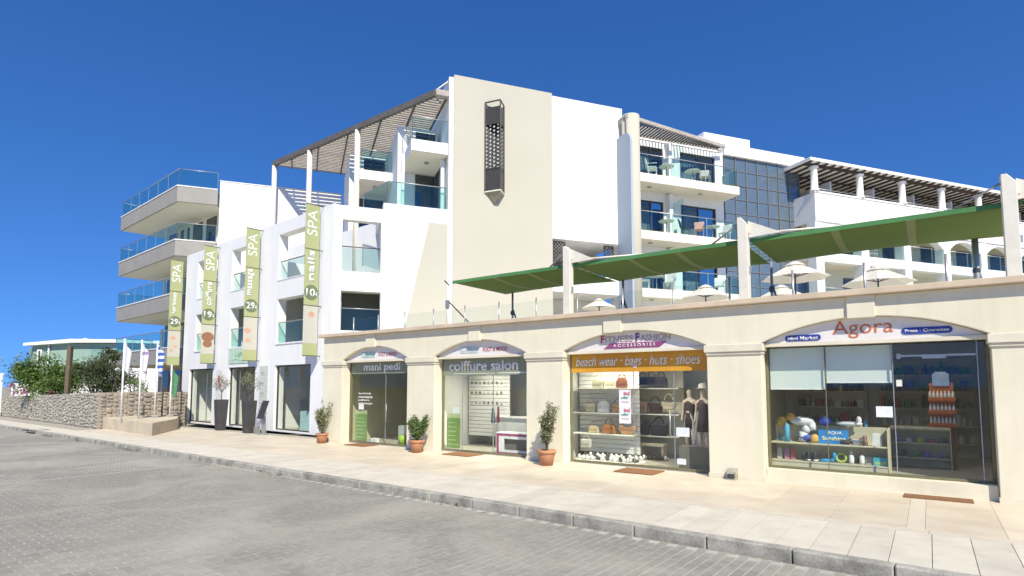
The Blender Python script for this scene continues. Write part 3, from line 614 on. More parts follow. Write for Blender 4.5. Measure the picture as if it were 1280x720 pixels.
for z in (.45,.9,1.2,1.55,1.9):
    part('shelf_board', MB().box(-.5,.6,-.15,.199,z,z+.025), white_, t)
    for k in range(7): c = random.choice([(.05,.05,.06),(.6,.6,.6),(.25,.2,.2),(.1,.1,.12)]); part('bottle', MB().lathe([(.03,0),(.035,.02),(.035,.13),(.014,.16),(.014,.2)], (-.42+.155*k, .0, z+.026), 8), col(c), t)
single('mirror_column', MB().box(-.25,.25,-.2,.2,0,1.9), mat('mirror_grey', (.30,.34,.30), None, .15, spec=.8), 'tall grey mirrored column in the middle of the salon', 'column', A, 6.95, 2.9, .03)
t = thing('pink_edged_desk', 'white window desk with pink edging and grey niche in salon', 'desk', A, 7.85, .75, .03)
part('frame_edge', MB().wall(-.67,.67,.0,.56,-.2,-.17,[(-.61,.62,.05,.50)]), col((.40,.05,.16)), t); part('panel', MB().wall(-.6,.61,.051,.499,-.195,-.175,[(-.42,.4,.12,.42)]), white_, t); part('niche', MB().box(-.6,.61,-.1,.2,.05,.5), M['room'], t)
part('top', MB().box(-.68,.68,-.21,.22,.561,.59), white_, t)
M['leafgreen'] = mat('green_panel', (.20,.32,.10), (.16,.27,.08), .6, 3)
def green_panel(x, w_, label):
    t = thing('price_list_sign', label, 'sign', A, x, GY+.03, .10); part('panel', MB().box(-w_/2,w_/2,0,.01,0,.88), M['leafgreen'], t); part('header', MB().box(-w_/2,w_/2,-.003,.01,.885,1.0), col((.45,.52,.28)), t)
    for k in range(6): part('text_line', MB().box(-w_/2+.05, w_/2-random.uniform(.06,.2), -.004, -.0005, .1+.125*k, .12+.125*k), col((.50,.62,.36)), t)
green_panel(5.70, .52, 'green price list panel in the salon window'); green_panel(1.58, .58, 'green price list panel in the mani pedi window')
good('paper_note', bx(.24,.004,.18), col((.75,.76,.74)), 'white paper above the green panel in the salon window', 'notice', 5.8, 1.11, GY+.03)
# ---- mani pedi
t = thing('window_lettering', 'white small print on the mani pedi window glass', 'lettering', A, 1.85, GY-.008, 1.28)
for k, (wv, s_) in enumerate(((.62,'face & body'),(.7,'manicure'),(.55,'pedicure'),(.7,'nail design'))): text('lettering', s_, wv, .075, white_, t, -.38, 0, .34-.11*k, bold=.02)
good('opening_hours', bx(.26,.004,.2), col((.70,.72,.66)), 'white notice with small symbols above the green mani pedi panel', 'notice', 1.62, 1.13, GY-.008)
t = thing('sofa', 'grey-blue sofa at the right of the mani pedi room', 'sofa', A, 3.85, 1.5, .03); part('seat', MB().box(-.6,.5,-.35,.35,.08,.42), col((.28,.32,.32)), t, bevel=.04); part('backrest', MB().box(-.6,.5,.352,.5,.08,.85), col((.26,.30,.30)), t, bevel=.04); part('armrest', MB().box(-.75,-.602,-.35,.5,.05,.6), col((.26,.30,.30)), t, bevel=.04)
t = thing('wall_picture', 'dark framed picture on the mani pedi wall', 'picture', A, 3.3, 3.52, 1.45); part('frame', MB().box(-.32,.32,0,.04,0,.62), col((.08,.08,.09)), t); part('picture', MB().box(-.27,.27,-.006,-.001,.05,.57), col((.35,.33,.36)), t)
good('waste_bin', MB().lathe([(.10,0),(.13,.3),(.12,.3),(.09,.02)]), col((.30,.50,.03)), 'lime green waste bin inside the mani pedi window', 'bin', 3.3, .03, .65, smooth=True); good('white_box', bx(.22,.18,.16), white_, 'small white box on the mani pedi floor', 'box', 2.1, .03, .55)
single('reception_desk', MB().box(-.5,.5,-.25,.25,0,.6), mat('desk_grey', (.40,.42,.38), None, .4), 'low grey desk inside the mani pedi door', 'desk', A, 3.55, .95, .03)
def spot(x, y, pw, lab):  # salon spots follow visible glints; those in the other shops are added fill
    t = thing('ceiling_spot_or_fill', lab, 'lamp', A, x, y, 2.84); part('housing', MB().lathe([(.05,.0),(.055,.11)], n=14), M['greymetal'], t, True); part('bulb', MB().lathe([(.0,-.012),(.04,-.004),(.04,.0)], n=12), mat('lamp_glow', (1,1,1), emit=(6,5.6,5)), t, True)
    l = bpy.data.lights.new('lamp_light', 'SPOT'); l.energy = pw; l.spot_size = R(150); l.spot_blend = 1; l.color = (1,.93,.82); l.shadow_soft_size = .05; o = link('lamp_light', l, t); o.location = (0,0,-.03)
for k, x in enumerate((5.9,6.9,7.9)): spot(x, 1.25, 90, ('left','middle','right')[k]+' small ceiling spotlight in the salon')
for k, x in enumerate((10.1,11.0,11.9)): spot(x, .95, 90, ('left','middle','right')[k]+' added fill spotlight on the fashion shop ceiling')  # added to brighten the fashion interior
spot(15.3, 1.9, 30, 'left added fill spotlight in the market'); spot(17.2, 1.7, 22, 'right added fill spotlight in the market')  # added fill so the market interior shows
spot(2.6, 1.3, 70, 'small added fill spotlight in the mani pedi room')  # added to lift the dim mani pedi room
# ------------------------------------------------------------------ on the pavement by the shops
M['coir'] = mat('coir_mat', (.27,.13,.05), (.20,.10,.04), .95, 30, .6, 300)
for x, y, w_, d_, lab in ((2.1,-.02,.98,.6,'brown doormat before the mani pedi door'),(6.45,-.06,.98,.66,'brown doormat before the salon'),(11.75,-.20,.92,.7,'brown doormat before the fashion shop'),(17.12,-.17,.95,.34,'brown doormat at the market step')):
    single('doormat', MB().box(-w_/2,w_/2,-d_/2,d_/2,0,.022), M['coir'], lab, 'doormat', A, x, y, .002, 0, bevel=.006)
M['terra'] = mat('terracotta', (.46,.22,.11), (.38,.18,.09), .85, 5, .2, 60); M['soil'] = mat('soil', (.08,.06,.04), None, .95)
M['bark'] = mat('bark', (.16,.12,.08), (.10,.08,.05), .95, 20, .5, 80)
M['olive'] = leafmat('olive_leaf', (.17,.19,.085), (.28,.28,.16)); M['boxleaf'] = leafmat('shrub_leaf', (.10,.16,.045), (.16,.22,.075))
M['bushdark'] = leafmat('dark_bush_leaf', (.05,.075,.025), (.11,.13,.055)); M['bushgreen'] = leafmat('bright_bush_leaf', (.08,.15,.025), (.16,.24,.05)); M['pinkbloom'] = leafmat('pink_bloom', (.42,.10,.24), (.55,.22,.34))
def leaves(mb, c, rx, ry, rz, n, s0, s1, clumps=0, shell=.35):
    cl = []
    for k in range(clumps): 
        d = Vector((random.gauss(0,1), random.gauss(0,1), random.gauss(0,1))).normalized() * random.uniform(shell, .88); cl.append((d, random.uniform(.22,.42)))
    for k in range(n):
        if cl: d, cr = random.choice(cl); p = d + Vector((random.gauss(0,1), random.gauss(0,1), random.gauss(0,1))) * cr * .55
        else: p = Vector((random.gauss(0,1), random.gauss(0,1), random.gauss(0,1))).normalized() * random.uniform(shell,1)**.6
        o = Vector((c[0]+p.x*rx, c[1]+p.y*ry, c[2]+p.z*rz)); a = Vector((random.gauss(0,1), random.gauss(0,1), random.gauss(0,.7))).normalized(); b = a.cross(Vector((random.gauss(0,1), random.gauss(0,1), random.gauss(0,1)))).normalized()
        L = random.uniform(s0,s1); w_ = L*.36; mb.add([o-a*L/2, o+b*w_/2, o+a*L/2, o-b*w_/2], [(0,1,2,3)])
    return mb
def potted(x, y, label, h, spread, lm, n, fr=A, ps=1.0, airy=True):
    t = thing('potted_shrub', label, 'potted plant', fr, x, y, .001)
    part('pot', MB().lathe([(.15*ps,0),(.2*ps,.27*ps),(.2*ps,.28*ps),(.225*ps,.285*ps),(.23*ps,.36*ps),(.2*ps,.36*ps),(.185*ps,.32*ps)], n=24), M['terra'], t, True)
    part('soil', MB().lathe([(.19*ps,.30*ps),(.19*ps,.325*ps)], n=16), M['soil'], t)
    st = MB(); lv = MB()
    for k in range(9 if airy else 6):
        a = random.uniform(0,6.3); rr = spread*random.uniform(.3,.9); top = Vector((rr*math.cos(a), rr*math.sin(a), .36*ps+h*random.uniform(.55,1)))
        mid = Vector((top.x*.35, top.y*.35, .33*ps+(top.z-.33*ps)*.5)); st.tube((.03*math.cos(a),.03*math.sin(a),.31*ps), mid, .011, .008, 5).tube(mid, top, .008, .003, 5)
        for q in range(n//9):
            f = random.uniform(.3,1); p = (mid.lerp(top, f*2-1) if f > .5 else Vector((0,0,.31*ps)).lerp(mid, f*2)); leaves(lv, p + Vector((random.gauss(0,.05),random.gauss(0,.05),random.gauss(0,.05))), .05, .05, .05, 3, .06, .10)
    part('stem', st, M['bark'], t); part('foliage', lv, lm, t)
potted(.45, -.32, 'sparse olive shrub in terracotta pot left of the mani pedi shop', 1.0, .40, M['olive'], 640, ps=.92)
potted(5.02, -.42, 'dense round green shrub in terracotta pot between mani pedi and salon', .80, .40, M['boxleaf'], 1900, ps=1.0, airy=False)
potted(9.50, -.50, 'leaning olive shrub in terracotta pot between salon and fashion shop', 1.18, .44, M['olive'], 720, ps=1.02)
t = thing('wedge_wall_light', 'small grey wedge box on the wall base beside the market', 'light', A, 13.75, -.002, .0); part('housing', MB().prism([(-.16,.0),(0,.0),(0,.22),(-.10,.16)], -.12, .08, 'x'), mat('grey_box', (.38,.36,.28), (.28,.27,.2), .7, 10), t, bevel=.006); part('grille', MB().box(-.09,.05,-.165,-.155,.03,.12), M['darkmetal'], t)
# terrace railing on the arcade roof
t = thing('terrace_railing', 'frameless glass railing with short steel posts on the arcade roof', 'railing', A, 0, .42, 3.3)
for k in range(15):
    x = 1.05+1.26*k; part('post', MB().tube((x,0,0),(x,0,.98),.022), M['greymetal'], t, True)
    if k < 14: part('glass_pane', MB().box(x+.06, x+1.2, -.005, .005, .1, .9), M['clear'], t)
# ------------------------------------------------------------------ shade sails
SZ = 5.0
def sail(x0, x1, label, first=False):
    t = thing('shade_sail', label, 'shade sail', A, x0, 0, SZ); W_ = x1-x0; nx, ny = 14, 8; y0, y1 = .36, 3.05
    def zf(u, v): return -.10*math.sin(math.pi*u)*math.sin(math.pi*v) + .03*math.sin(math.pi*u)
    def pt(i, j, dz=0):
        u, v = i/nx, j/ny; cy = y0+(y1-y0)*v + (.10*math.sin(math.pi*u) if v < .5 else -.10*math.sin(math.pi*u))*abs(1-2*v); 
        return (W_*u, cy, zf(u, v)+dz)
    mb = MB()
    mb.add([pt(i,j) for j in range(ny+1) for i in range(nx+1)], [(j*(nx+1)+i, j*(nx+1)+i+1, (j+1)*(nx+1)+i+1, (j+1)*(nx+1)+i) for j in range(ny) for i in range(nx)])
    o = part('canvas', mb, M['sail'], t, True); so = o.modifiers.new('t','SOLIDIFY'); so.thickness = .006
    va = MB(); 
    for i in range(nx): a, b = pt(i,0), pt(i+1,0); va.add([(a[0],a[1]-.004,a[2]-.04),(b[0],b[1]-.004,b[2]-.04),(b[0],b[1]-.004,b[2]+.05),(a[0],a[1]-.004,a[2]+.05),(a[0],a[1]+.004,a[2]-.04),(b[0],b[1]+.004,b[2]-.04),(b[0],b[1]+.004,b[2]+.05),(a[0],a[1]+.004,a[2]+.05)], [(0,1,2,3),(7,6,5,4),(0,4,5,1),(3,2,6,7)])
    part('edge_band', va, M['green_edge'], t)
    for f in (.33, .67):
        i = round(f*nx); sb = MB()
        for j in range(ny): a, b = pt(i,j,-.012), pt(i,j+1,-.012); sb.add([(a[0]-.07,a[1],a[2]),(a[0]+.07,a[1],a[2]),(b[0]+.07,b[1],b[2]),(b[0]-.07,b[1],b[2])], [(0,1,2,3)])
        part('seam', sb, M['seam'], t)
    if not first:
        lc = MB()
        for k in range(6): y = y0+.3+k*.38; lc.bar((0,y,0),(-.22,y-.02,.0),.05,.012)
        part('lacing', lc, M['green_edge'], t, kind='stuff')
    return t
sail(5.65, 9.72, 'leftmost green shade sail tapering to thin post', True); sail(9.8, 13.95, 'middle green shade sail between two cream posts'); sail(14.12, 18.5, 'rightmost and largest green shade sail above the terrace')
def sail_post(x, label):
    t = thing('sail_post', label, 'post', A, x, .22, 3.3)
    part('post', MB().prism([(-.10,0),(.10,0),(.10,2.02),(-.02,2.18),(-.10,2.18)], -.10, .10), M['palemetal'], t, bevel=.01)
    part('gusset', MB().prism([(.10,2.1),(.11,1.74),(.75,1.76)], -.012, .012), M['palemetal'], t)
    part('brace', MB().tube((.1,.0,1.82),(1.9,.4,1.80),.025), M['palemetal'], t, True); part('brace', MB().tube((-.1,.0,2.05),(-.8,.35,1.77),.02), M['greymetal'], t, True)
    part('cleat', MB().box(.10,.14,-.03,.03,1.0,1.12), M['greymetal'], t)
sail_post(9.72, 'cream square sail post on the parapet between left and middle sails'); sail_post(14.02, 'cream square sail post between middle and right sails'); sail_post(18.32, 'tall cream sail post at the right edge of parapet')
for x, y, lab in ((6.0,2.95,'thin steel back post under the left sail'),(9.95,3.0,'thin steel back post where left and middle sails meet'),(14.0,2.95,'thick steel back post where middle and right sails meet'),(18.0,3.0,'cream back post at far end of right sail')):
    t = thing('sail_back_post', lab, 'post', A, x, y, 3.3); r = .06 if x > 14 else .035
    part('post', MB().tube((0,0,0),(0,0,1.72),r,r,12), M['palemetal' if x > 18 else 'greymetal'], t, True); part('strut', MB().tube((0,0,1.2),(.25,.3,0),.025), M['darkmetal'], t, True); part('turnbuckle', MB().lathe([(.05,.95),(.07,1.0),(.07,1.06),(.05,1.1)], n=10), M['darkmetal'], t)
t = thing('sail_end_post', 'thin steel post with stay at the left tip of sails', 'post', A, 5.6, .2, 3.3); part('post', MB().tube((0,0,0),(0,0,1.62),.03), M['palemetal'], t, True); part('stay', MB().tube((0,0,1.15),(1.0,.5,.0),.02), M['darkmetal'], t, True); part('hook', MB().bar((-.12,0,1.75),(.05,0,1.6),.03,.03), M['darkmetal'], t); part('bracket', MB().box(-.05,.05,-.04,.04,.9,1.15), M['greymetal'], t)
# ------------------------------------------------------------------ terrace with parasols
tb = [A @ Vector((.3,7.0,0)), A @ Vector((XE,7.0,0)), H @ Vector((60,-.3,0)), H @ Vector((60,4,0)), H @ Vector((4.7,4,0)), H @ Vector((4.7,-.3,0))]
struct('terrace', MB().prism([(p.x,p.y) for p in tb], 2.9, 3.28, 'z'), M['warm'])
def parasol(wx, wy, r, zt, label):
    t = thing('parasol', label, 'parasol', W0, wx, wy, 3.29); e = zt-3.29; n = 8
    cp = [(r*math.cos(2*math.pi*k/n+.2), r*math.sin(2*math.pi*k/n+.2), e) for k in range(n)]
    mb = MB(); 
    for k in range(n):
        p, q = Vector(cp[k]), Vector(cp[(k+1)%n]); c = Vector((0,0,e+.52*r)); i0, i1 = p.lerp(c,.8), q.lerp(c,.8); m1 = p.lerp(q,.5)+Vector((0,0,.0)); m1 = m1*.97 + Vector((0,0,m1.z*.03)); mm = i0.lerp(i1,.5)
        mb.add([p, m1, q, i1, mm, i0], [(0,1,4,5),(1,2,3,4)])
    o = part('canopy', mb, M['parasol'], t); so = o.modifiers.new('t','SOLIDIFY'); so.thickness = .006
    mb = MB(); rr = r*.32
    mb.lathe([(rr, e+.40*r), (rr*.4, e+.52*r), (0, e+.56*r)], n=8); o = part('vent_cap', mb, M['parasol'], t)
    part('pole', MB().tube((0,0,0),(0,0,e+.5*r),.025), M['brownwood'], t, True); part('base', MB().lathe([(.28,0),(.28,.06),(.05,.08),(.05,.25)]), M['greymetal'], t, True)
    hub = Vector((0,0,e+.05))
    for k in range(n): part('rib', MB().tube(hub, Vector(cp[k]).lerp(Vector((0,0,e+.52*r)), .45)-Vector((0,0,.02)), .012), M['brownwood'], t)
for wx, wy, r, zt, lab in ((7.5,22.1,1.05,5.3,'cream parasol behind the middle post of terrace'),(8.95,18.0,1.08,5.3,'nearest and largest cream parasol beside the steel back post'),(11.95,18.6,1.15,5.25,'cream parasol at right under the big sail'),(3.75,24.6,.85,5.25,'small cream parasol seen past the left cream post'),(9.9,21.0,.95,5.15,'low cream parasol half hidden behind the parapet')):
    parasol(wx, wy, r*.93, zt, lab)
# ------------------------------------------------------------------ spa building
spa = thing('spa_building', 'white three-storey spa block with open roof terrace bays and glass balconies', 'building', S)
WX = [(-12.0,-9.1),(-7.4,-4.7),(-2.95,-.1)]; UX = [(-11.4,-9.0),(-7.4,-4.9),(-2.9,-.1)]
holes = [(a,b,.06,2.8) for a,b in WX] + [(a,b,3.75,5.66) for a,b in UX] + [(a,b,6.5,8.5) for a,b in UX]
part('front_wall', MB().wall(-12.9,1.28,0,9.05,0,.42,holes), M['white'], spa)
for a, b in UX:
    part('sill', MB().box(a-.02,b+.02,-.035,.3,3.69,3.749), M['white'], spa)
    part('sill', MB().box(a-.02,b+.02,-.02,.42,6.46,6.499), M['white'], spa)
part('floor_slab', MB().box(-12.85,.6,.421,3.2,3.25,3.5), M['soffit'], spa); part('floor_slab', MB().box(-12.85,.6,.421,3.2,5.95,6.2), M['soffit'], spa)
part('rear_wall', MB().box(-12.9,.6,3.21,3.45,0,9.3), M['white'], spa); part('party_wall', MB().box(-12.9,-12.5,.422,3.2,0,9.05), M['white'], spa)
for x in (-8.2,-3.9): part('party_wall', MB().box(x-.15,x+.15,.422,3.2,0,6.19), M['white'], spa)
for x in (-8.2,-3.9): part('terrace_divider', MB().box(x-.1,x+.1,.422,3.2,6.201,7.6), M['white'], spa)
for i, (a, b) in enumerate(WX):      # ground-floor shopfronts
    part('window_frame', MB().wall(a+.003,b-.003,.062,2.797,.12,.17,[(a+.06,b-.06,.12,2.74)]), M['darkmetal'], spa)
    k = a+.06; 
    for x0, x1 in ((a+.06, a+(b-a)*(.68,.36,1)[i]-.02*(i<2)), (a+(b-a)*(.68,.36,1)[i]+.0, b-.06)):
        if x1-x0 > .3: part('glass_pane', MB().box(x0+.005,x1-.025,.14,.15,.125,2.735), M['clear'], spa)
    if i < 2: xm = a+(b-a)*(.68,.36)[i]; part('mullion', MB().box(xm-.022,xm+.0,.125,.165,.121,2.739), M['greymetal'], spa)
    part('room_floor', MB().box(a-.5,b+.5,.43,3.2,.0,.06), M['floor_in'], spa)
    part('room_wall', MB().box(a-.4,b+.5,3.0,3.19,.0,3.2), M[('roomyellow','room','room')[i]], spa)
part('room_side', MB().box(.25,.4,.43,3.0,0,3.2), M['room'], spa)
part('desk', MB().box(-2.0,-.7,.7,1.2,.06,.85), col((.45,.66,.64)), spa); part('cabinet', MB().box(-10.4,-9.4,1.2,1.8,.06,1.1), M['roomwhite'], spa); part('armchair', MB().ball((-2.1,2.2,.9), .55, .4, .75, 14, 8), col((.06,.05,.045)), spa, True)
part('desk', MB().box(-6.6,-5.6,1.6,2.0,.06,.95), M['brownwood'], spa)
for i, (a, b) in enumerate(UX):      # first-floor balconies: recessed dark glazing and glass rail
    part('glazed_door', MB().box(a-.3,b+.35,1.5,1.56,3.5,5.94), M['darkpane'], spa)
    for f in (.3,.62): part('door_frame', MB().box(a+(b-a)*f-.03,a+(b-a)*f+.03,1.46,1.499,3.5,5.94), M['darkmetal'], spa)
    part('glass_rail', MB().box(a+.03,b-.02,.06,.072,3.76,4.62), M['blue_glass'], spa); part('handrail', MB().tube((a+.02,.066,4.64),(b-.02,.066,4.64),.02), M['greymetal'], spa, True)
    part('glass_rail', MB().box(a+.03,b-.02,.10,.112,6.51,7.3), M['green_glass'], spa); part('handrail', MB().tube((a+.02,.106,7.32),(b-.02,.106,7.32),.022), M['darkmetal'], spa, True)
t = thing('spa_sign', 'pale green glass sign with leafy logo above the spa door', 'sign', S, -6.4, -.03, 2.95); part('panel', MB().box(-.95,1.1,0,.02,.03,.74), col((.52,.68,.54)), t); part('leaf_mark', MB().prism([(-.9,.1),(-.3,.2),(.6,.1),(-.2,.28)], -.004, -.001), col((.34,.55,.34)), t); text('lettering', 'Lugnon', 1.1, .36, col((.22,.50,.28)), t, -.25, 0, .28, shear=.2, bold=.01)
t = thing('price_board', 'tall pale price board between the spa door and right window', 'sign', S, -3.85, -.03, .75); part('board', MB().box(-.38,.38,0,.028,0,2.05), col((.60,.62,.56)), t)
for k in range(4): text('lettering', ('hair','nails','spa','body')[k], .3, .09, col((.25,.32,.25)), t, -.25, 0, 1.7-.45*k); part('text_line', MB().box(-.25,.22,-.003,-.0005,1.62-.45*k,1.64-.45*k), col((.40,.45,.40)), t)
t = thing('flower_poster', 'white poster with red flowers behind the left spa planter', 'poster', S, -8.3, -.02, .5); part('paper', MB().box(-.33,.33,0,.015,0,2.2), col((.72,.72,.70)), t); part('bloom', MB().ball((0,-.004,1.75), .16, .003, .2, 10, 6).ball((.12,-.004,1.45), .1, .003, .12, 10, 6), col((.55,.10,.14)), t)
# spa banners: hung perpendicular to the front
M['ban'] = canvas('banner_green', (.55,.58,.31)); M['banpale'] = canvas('banner_pale', (.70,.68,.58)); M['bandisc'] = col((.16,.20,.10)); M['skin'] = col((.62,.36,.24)); M['bantext'] = col((.82,.83,.80))
def banner(x, z0, z1, word, num, label, art):
    t = thing('spa_banner', label, 'banner', S, x, 0, z0, 90); L = z1-z0    # local x -> outwards from the wall is -x, faces -y (towards street right)
    hw = .62; x0, x1 = -.14-hw, -.14
    # after rz=90: local x axis = into building, local y axis = leftwards; face -y looks right along the street
    for zz in (L-.02, L*.70, L*.33, .03): part('bracket', MB().tube((.0,.0,zz),(x0,0,zz),.016), M['darkmetal'], t, True)
    part('cloth', MB().box(x0,x1,-.004,.004,L*.33+.005,L), M['ban'], t)
    part('print_panel', MB().box(x0,x1,-.004,.004,L*.085,L*.33-.005), M['banpale'], t); part('print_foot', MB().box(x0,x1,-.004,.004,0,L*.085-.005), M['ban'], t)
    for c_, r_ in art: part('print', MB().ball((x0+hw*c_[0], -.006, L*.085+L*.235*c_[1]), r_, .002, r_*.8, 10, 6), M['skin'] if r_ < .2 else col((.30,.14,.07)), t)
    part('disc', MB().prism([(x0+hw/2+.30*math.cos(a), L*.415+.30*math.sin(a)) for a in [2*math.pi*k/24 for k in range(24)]], -.010, -.005), M['bandisc'], t)
    text('lettering', num, .38, .30, M['bantext'], t, x0+hw/2-.22, -.011, L*.415-.15, bold=.02); text('lettering', '€', .1, .16, M['bantext'], t, x0+hw/2+.17, -.011, L*.415-.13, bold=.02)
    text('lettering', word, L*.2, .30, M['bantext'], t, x1-.2, -.006, L*.49, mode='up', bold=.025); text('lettering', 'SPA', L*.17, .42, M['bantext'], t, x1-.12, -.006, L*.79, mode='up')
banner(-13.0, 3.0, 8.75, 'hair beauty', '29', 'leftmost green spa banner with pink blossom print', [((.4,.75),.13),((.6,.4),.1),((.3,.25),.09)])
banner(-8.75, 3.0, 8.85, 'coiffure', '19', 'second spa banner from left with brown massage print', [((.5,.6),.30),((.5,.35),.22)])
banner(-4.35, 3.0, 8.95, 'massage', '29', 'third spa banner from left with pale arm print', [((.3,.6),.15),((.35,.3),.12)])
banner(.55, 3.05, 9.05, 'nails', '10', 'rightmost spa banner beside the cream arcade', [((.55,.8),.14)])
# planters and stand before the spa
M['anth'] = mat('anthracite_planter', (.045,.044,.045), (.06,.058,.057), .6, 4)
def planter(x, y, label, h, n, lm, crown):
    t = thing('tall_planter', label, 'planter', S, x, y, .0); t.scale = (.84, .84, .96); 
    part('pot', MB().prism([(-.2,-.2),(.2,-.2),(.2,.2),(-.2,.2)], 0, .0001, 'z') if False else MB().add([(-.2,-.2,0),(.2,-.2,0),(.2,.2,0),(-.2,.2,0),(-.27,-.27,1.38),(.27,-.27,1.38),(.27,.27,1.38),(-.27,.27,1.38),(-.24,-.24,1.38),(.24,-.24,1.38),(.24,.24,1.38),(-.24,.24,1.38),(-.23,-.23,1.3),(.23,-.23,1.3),(.23,.23,1.3),(-.23,.23,1.3)],
        [(3,2,1,0),(0,1,5,4),(1,2,6,5),(2,3,7,6),(3,0,4,7),(4,5,9,8),(5,6,10,9),(6,7,11,10),(7,4,8,11),(8,9,13,12),(9,10,14,13),(10,11,15,14),(11,8,12,15),(12,13,14,15)]), M['anth'], t, bevel=.02)
    st = MB(); lv = MB(); st.tube((0,0,1.3),(.03,0,1.3+h*.4),.03,.022,7)
    for k in range(10):
        a = random.uniform(0,6.3); top = Vector((crown*random.uniform(.3,1)*math.cos(a), crown*random.uniform(.3,1)*math.sin(a), 1.3+h*random.uniform(.6,1))); st.tube((.03,0,1.3+h*random.uniform(.2,.42)), top, .012, .005, 5)
        leaves(lv, top, crown*.42, crown*.42, h*.2, n//10, .06, .11)
    part('trunk', st, M['bark'], t); part('foliage', lv, lm, t)
planter(-5.35, -1.15, 'left tall dark planter with small olive tree by the spa door', 1.05, 420, M['olive'], .42)
planter(-2.75, -1.15, 'right tall dark planter with twiggy olive tree by the spa door', 1.15, 520, M['olive'], .48)
t = thing('menu_stand', 'small metal menu stand with tilted white board', 'sign stand', S, -1.75, -1.1, 0); part('base', MB().box(-.25,.25,-.18,.18,0,.03), M['greymetal'], t); part('leg', MB().bar((0,.1,.03),(0,.05,.75),.18,.05), M['greymetal'], t)
part('board', MB().prism([(-.10,.62),(.14,1.33),(.17,1.32),(-.07,.61)], -.24, .24, 'x'), M['darkmetal'], t); part('paper', MB().add([(-.20,-.068,.68),(.20,-.068,.68),(.20,.122,1.27),(-.20,.122,1.27)], [(0,1,2,3)]), white_, t); part('foot_block', MB().box(-.42,-.26,-.12,.08,0,.28), col((.25,.24,.22)), t)
# right flank of the spa block (hotel grid)
fl = thing('spa_side_wall', 'bright white side wall with two terrace openings beside the tower', 'wall', H)
part('wall', MB().wall(.02,4.42,0,8.95,.0,.36,[(.22,1.7,6.36,8.4),(.2,1.72,4.05,5.6)]), M['white'], fl)
part('upper_parapet', MB().box(1.78,4.42,-.002,.358,8.951,9.22), M['white'], fl)
part('shadow_sheet', MB().prism([(3.62,8.60),(4.40,8.60),(4.40,3.2),(2.45,3.2)], -.02, -.001), M['tower'], fl)  # diagonal wall shadow put in as a thin cream sheet
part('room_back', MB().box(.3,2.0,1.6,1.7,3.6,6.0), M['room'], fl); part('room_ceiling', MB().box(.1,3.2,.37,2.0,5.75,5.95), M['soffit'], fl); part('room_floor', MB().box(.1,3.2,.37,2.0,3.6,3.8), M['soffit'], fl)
part('glass_rail', MB().box(.25,1.66,.08,.092,4.06,4.9), M['blue_glass'], fl); part('handrail', MB().tube((.22,.086,4.92),(1.7,.086,4.92),.02), M['greymetal'], fl, True); part('handrail', MB().tube((.22,.1,7.35),(1.7,.1,7.35),.02), M['darkmetal'], fl, True)
part('glass_rail', MB().box(.25,1.66,.09,.10,6.38,7.3), M['green_glass'], fl)
# ------------------------------------------------------------------ hotel tower and stepped balconies
tw = thing('hotel_tower', 'tall cream and white hotel tower block with blind front wall', 'building', H)
part('cream_wall', MB().box(4.63,9.16,0,.35,0,15.1), M['tower'], tw); part('side_fin', MB().box(4.43,4.628,.05,1.5,0,15.0), M['white'], tw); part('white_wall', MB().box(9.162,12.9,.2,.55,8.5,15.1), M['white'], tw)
part('body', MB().box(4.64,12.88,.56,9,8.6,15.0), M['white'], tw); part('lower_body', MB().box(4.64,9.15,.36,9,0,8.59), M['white'], tw)
part('recess_wall', MB().box(9.16,13.2,3.0,3.2,6.9,8.59), M['warm'], tw); part('recess_window', MB().box(10.4,11.9,2.95,2.99,6.95,8.15), M['darkpane'], tw)
part('white_band', MB().box(9.161,12.7,.15,3.2,6.1,6.9), M['white'], tw); part('lower_wall', MB().box(9.161,13.2,2.3,2.5,3.3,6.09), M['warm'], tw); part('lower_grille', MB().box(9.3,11.6,1.9,2.29,3.3,4.75), M['taupe'], tw)
def lattice(x0, x1, z0, z1, y, m, st=.16, r=.012):
    mb = MB(); mb.box(x0-.03,x0,y-.02,y+.02,z0,z1); mb.box(x1,x1+.03,y-.02,y+.02,z0,z1); mb.box(x0,x1,y-.02,y+.02,z1-.03,z1); mb.box(x0,x1,y-.02,y+.02,z0,z0+.03)
    W_, Hh = x1-x0, z1-z0; k = -Hh
    while k < W_:
        for sg in (0, 1):
            a0, b0 = max(k,0), min(k+Hh, W_)
            if b0 > a0:
                p, q = (a0, a0-k), (b0, b0-k)
                if sg: p, q = (W_-p[0], p[1]), (W_-q[0], q[1])
                mb.bar((x0+p[0],y,z0+p[1]),(x0+q[0],y,z0+q[1]),.035,.02,(0,1,0))
        k += st
    return mb
for x0, x1 in ((9.42,9.95),(12.0,12.45)): part('lattice_screen', lattice(x0,x1,6.95,8.45,.45,M['darkmetal']), M['darkmetal'], tw)
part('screen_panel', MB().box(9.17,9.38,.40,.46,6.91,8.5), M['darkmetal'], tw)
t = thing('wall_lantern', 'tall dark metal prism lantern with pierced panels on the tower wall', 'lantern', H, 0, 0, 0)
a_, b_, c_ = Vector((6.0,-.005,0)), Vector((6.52,-.5,0)), Vector((6.86,-.005,0)); z0, z1 = 10.18, 14.08
for p in (a_, b_, c_): part('corner_post', MB().bar((p.x,p.y-.02,z0),(p.x,p.y-.02,z1),.05,.05), M['darkmetal'], t)
for z in (z0, z0+.95, z1):
    for p, q in ((a_,b_),(b_,c_)): part('rail', MB().bar((p.x,p.y-.02,z),(q.x,q.y-.02,z),.04,.05), M['darkmetal'], t)
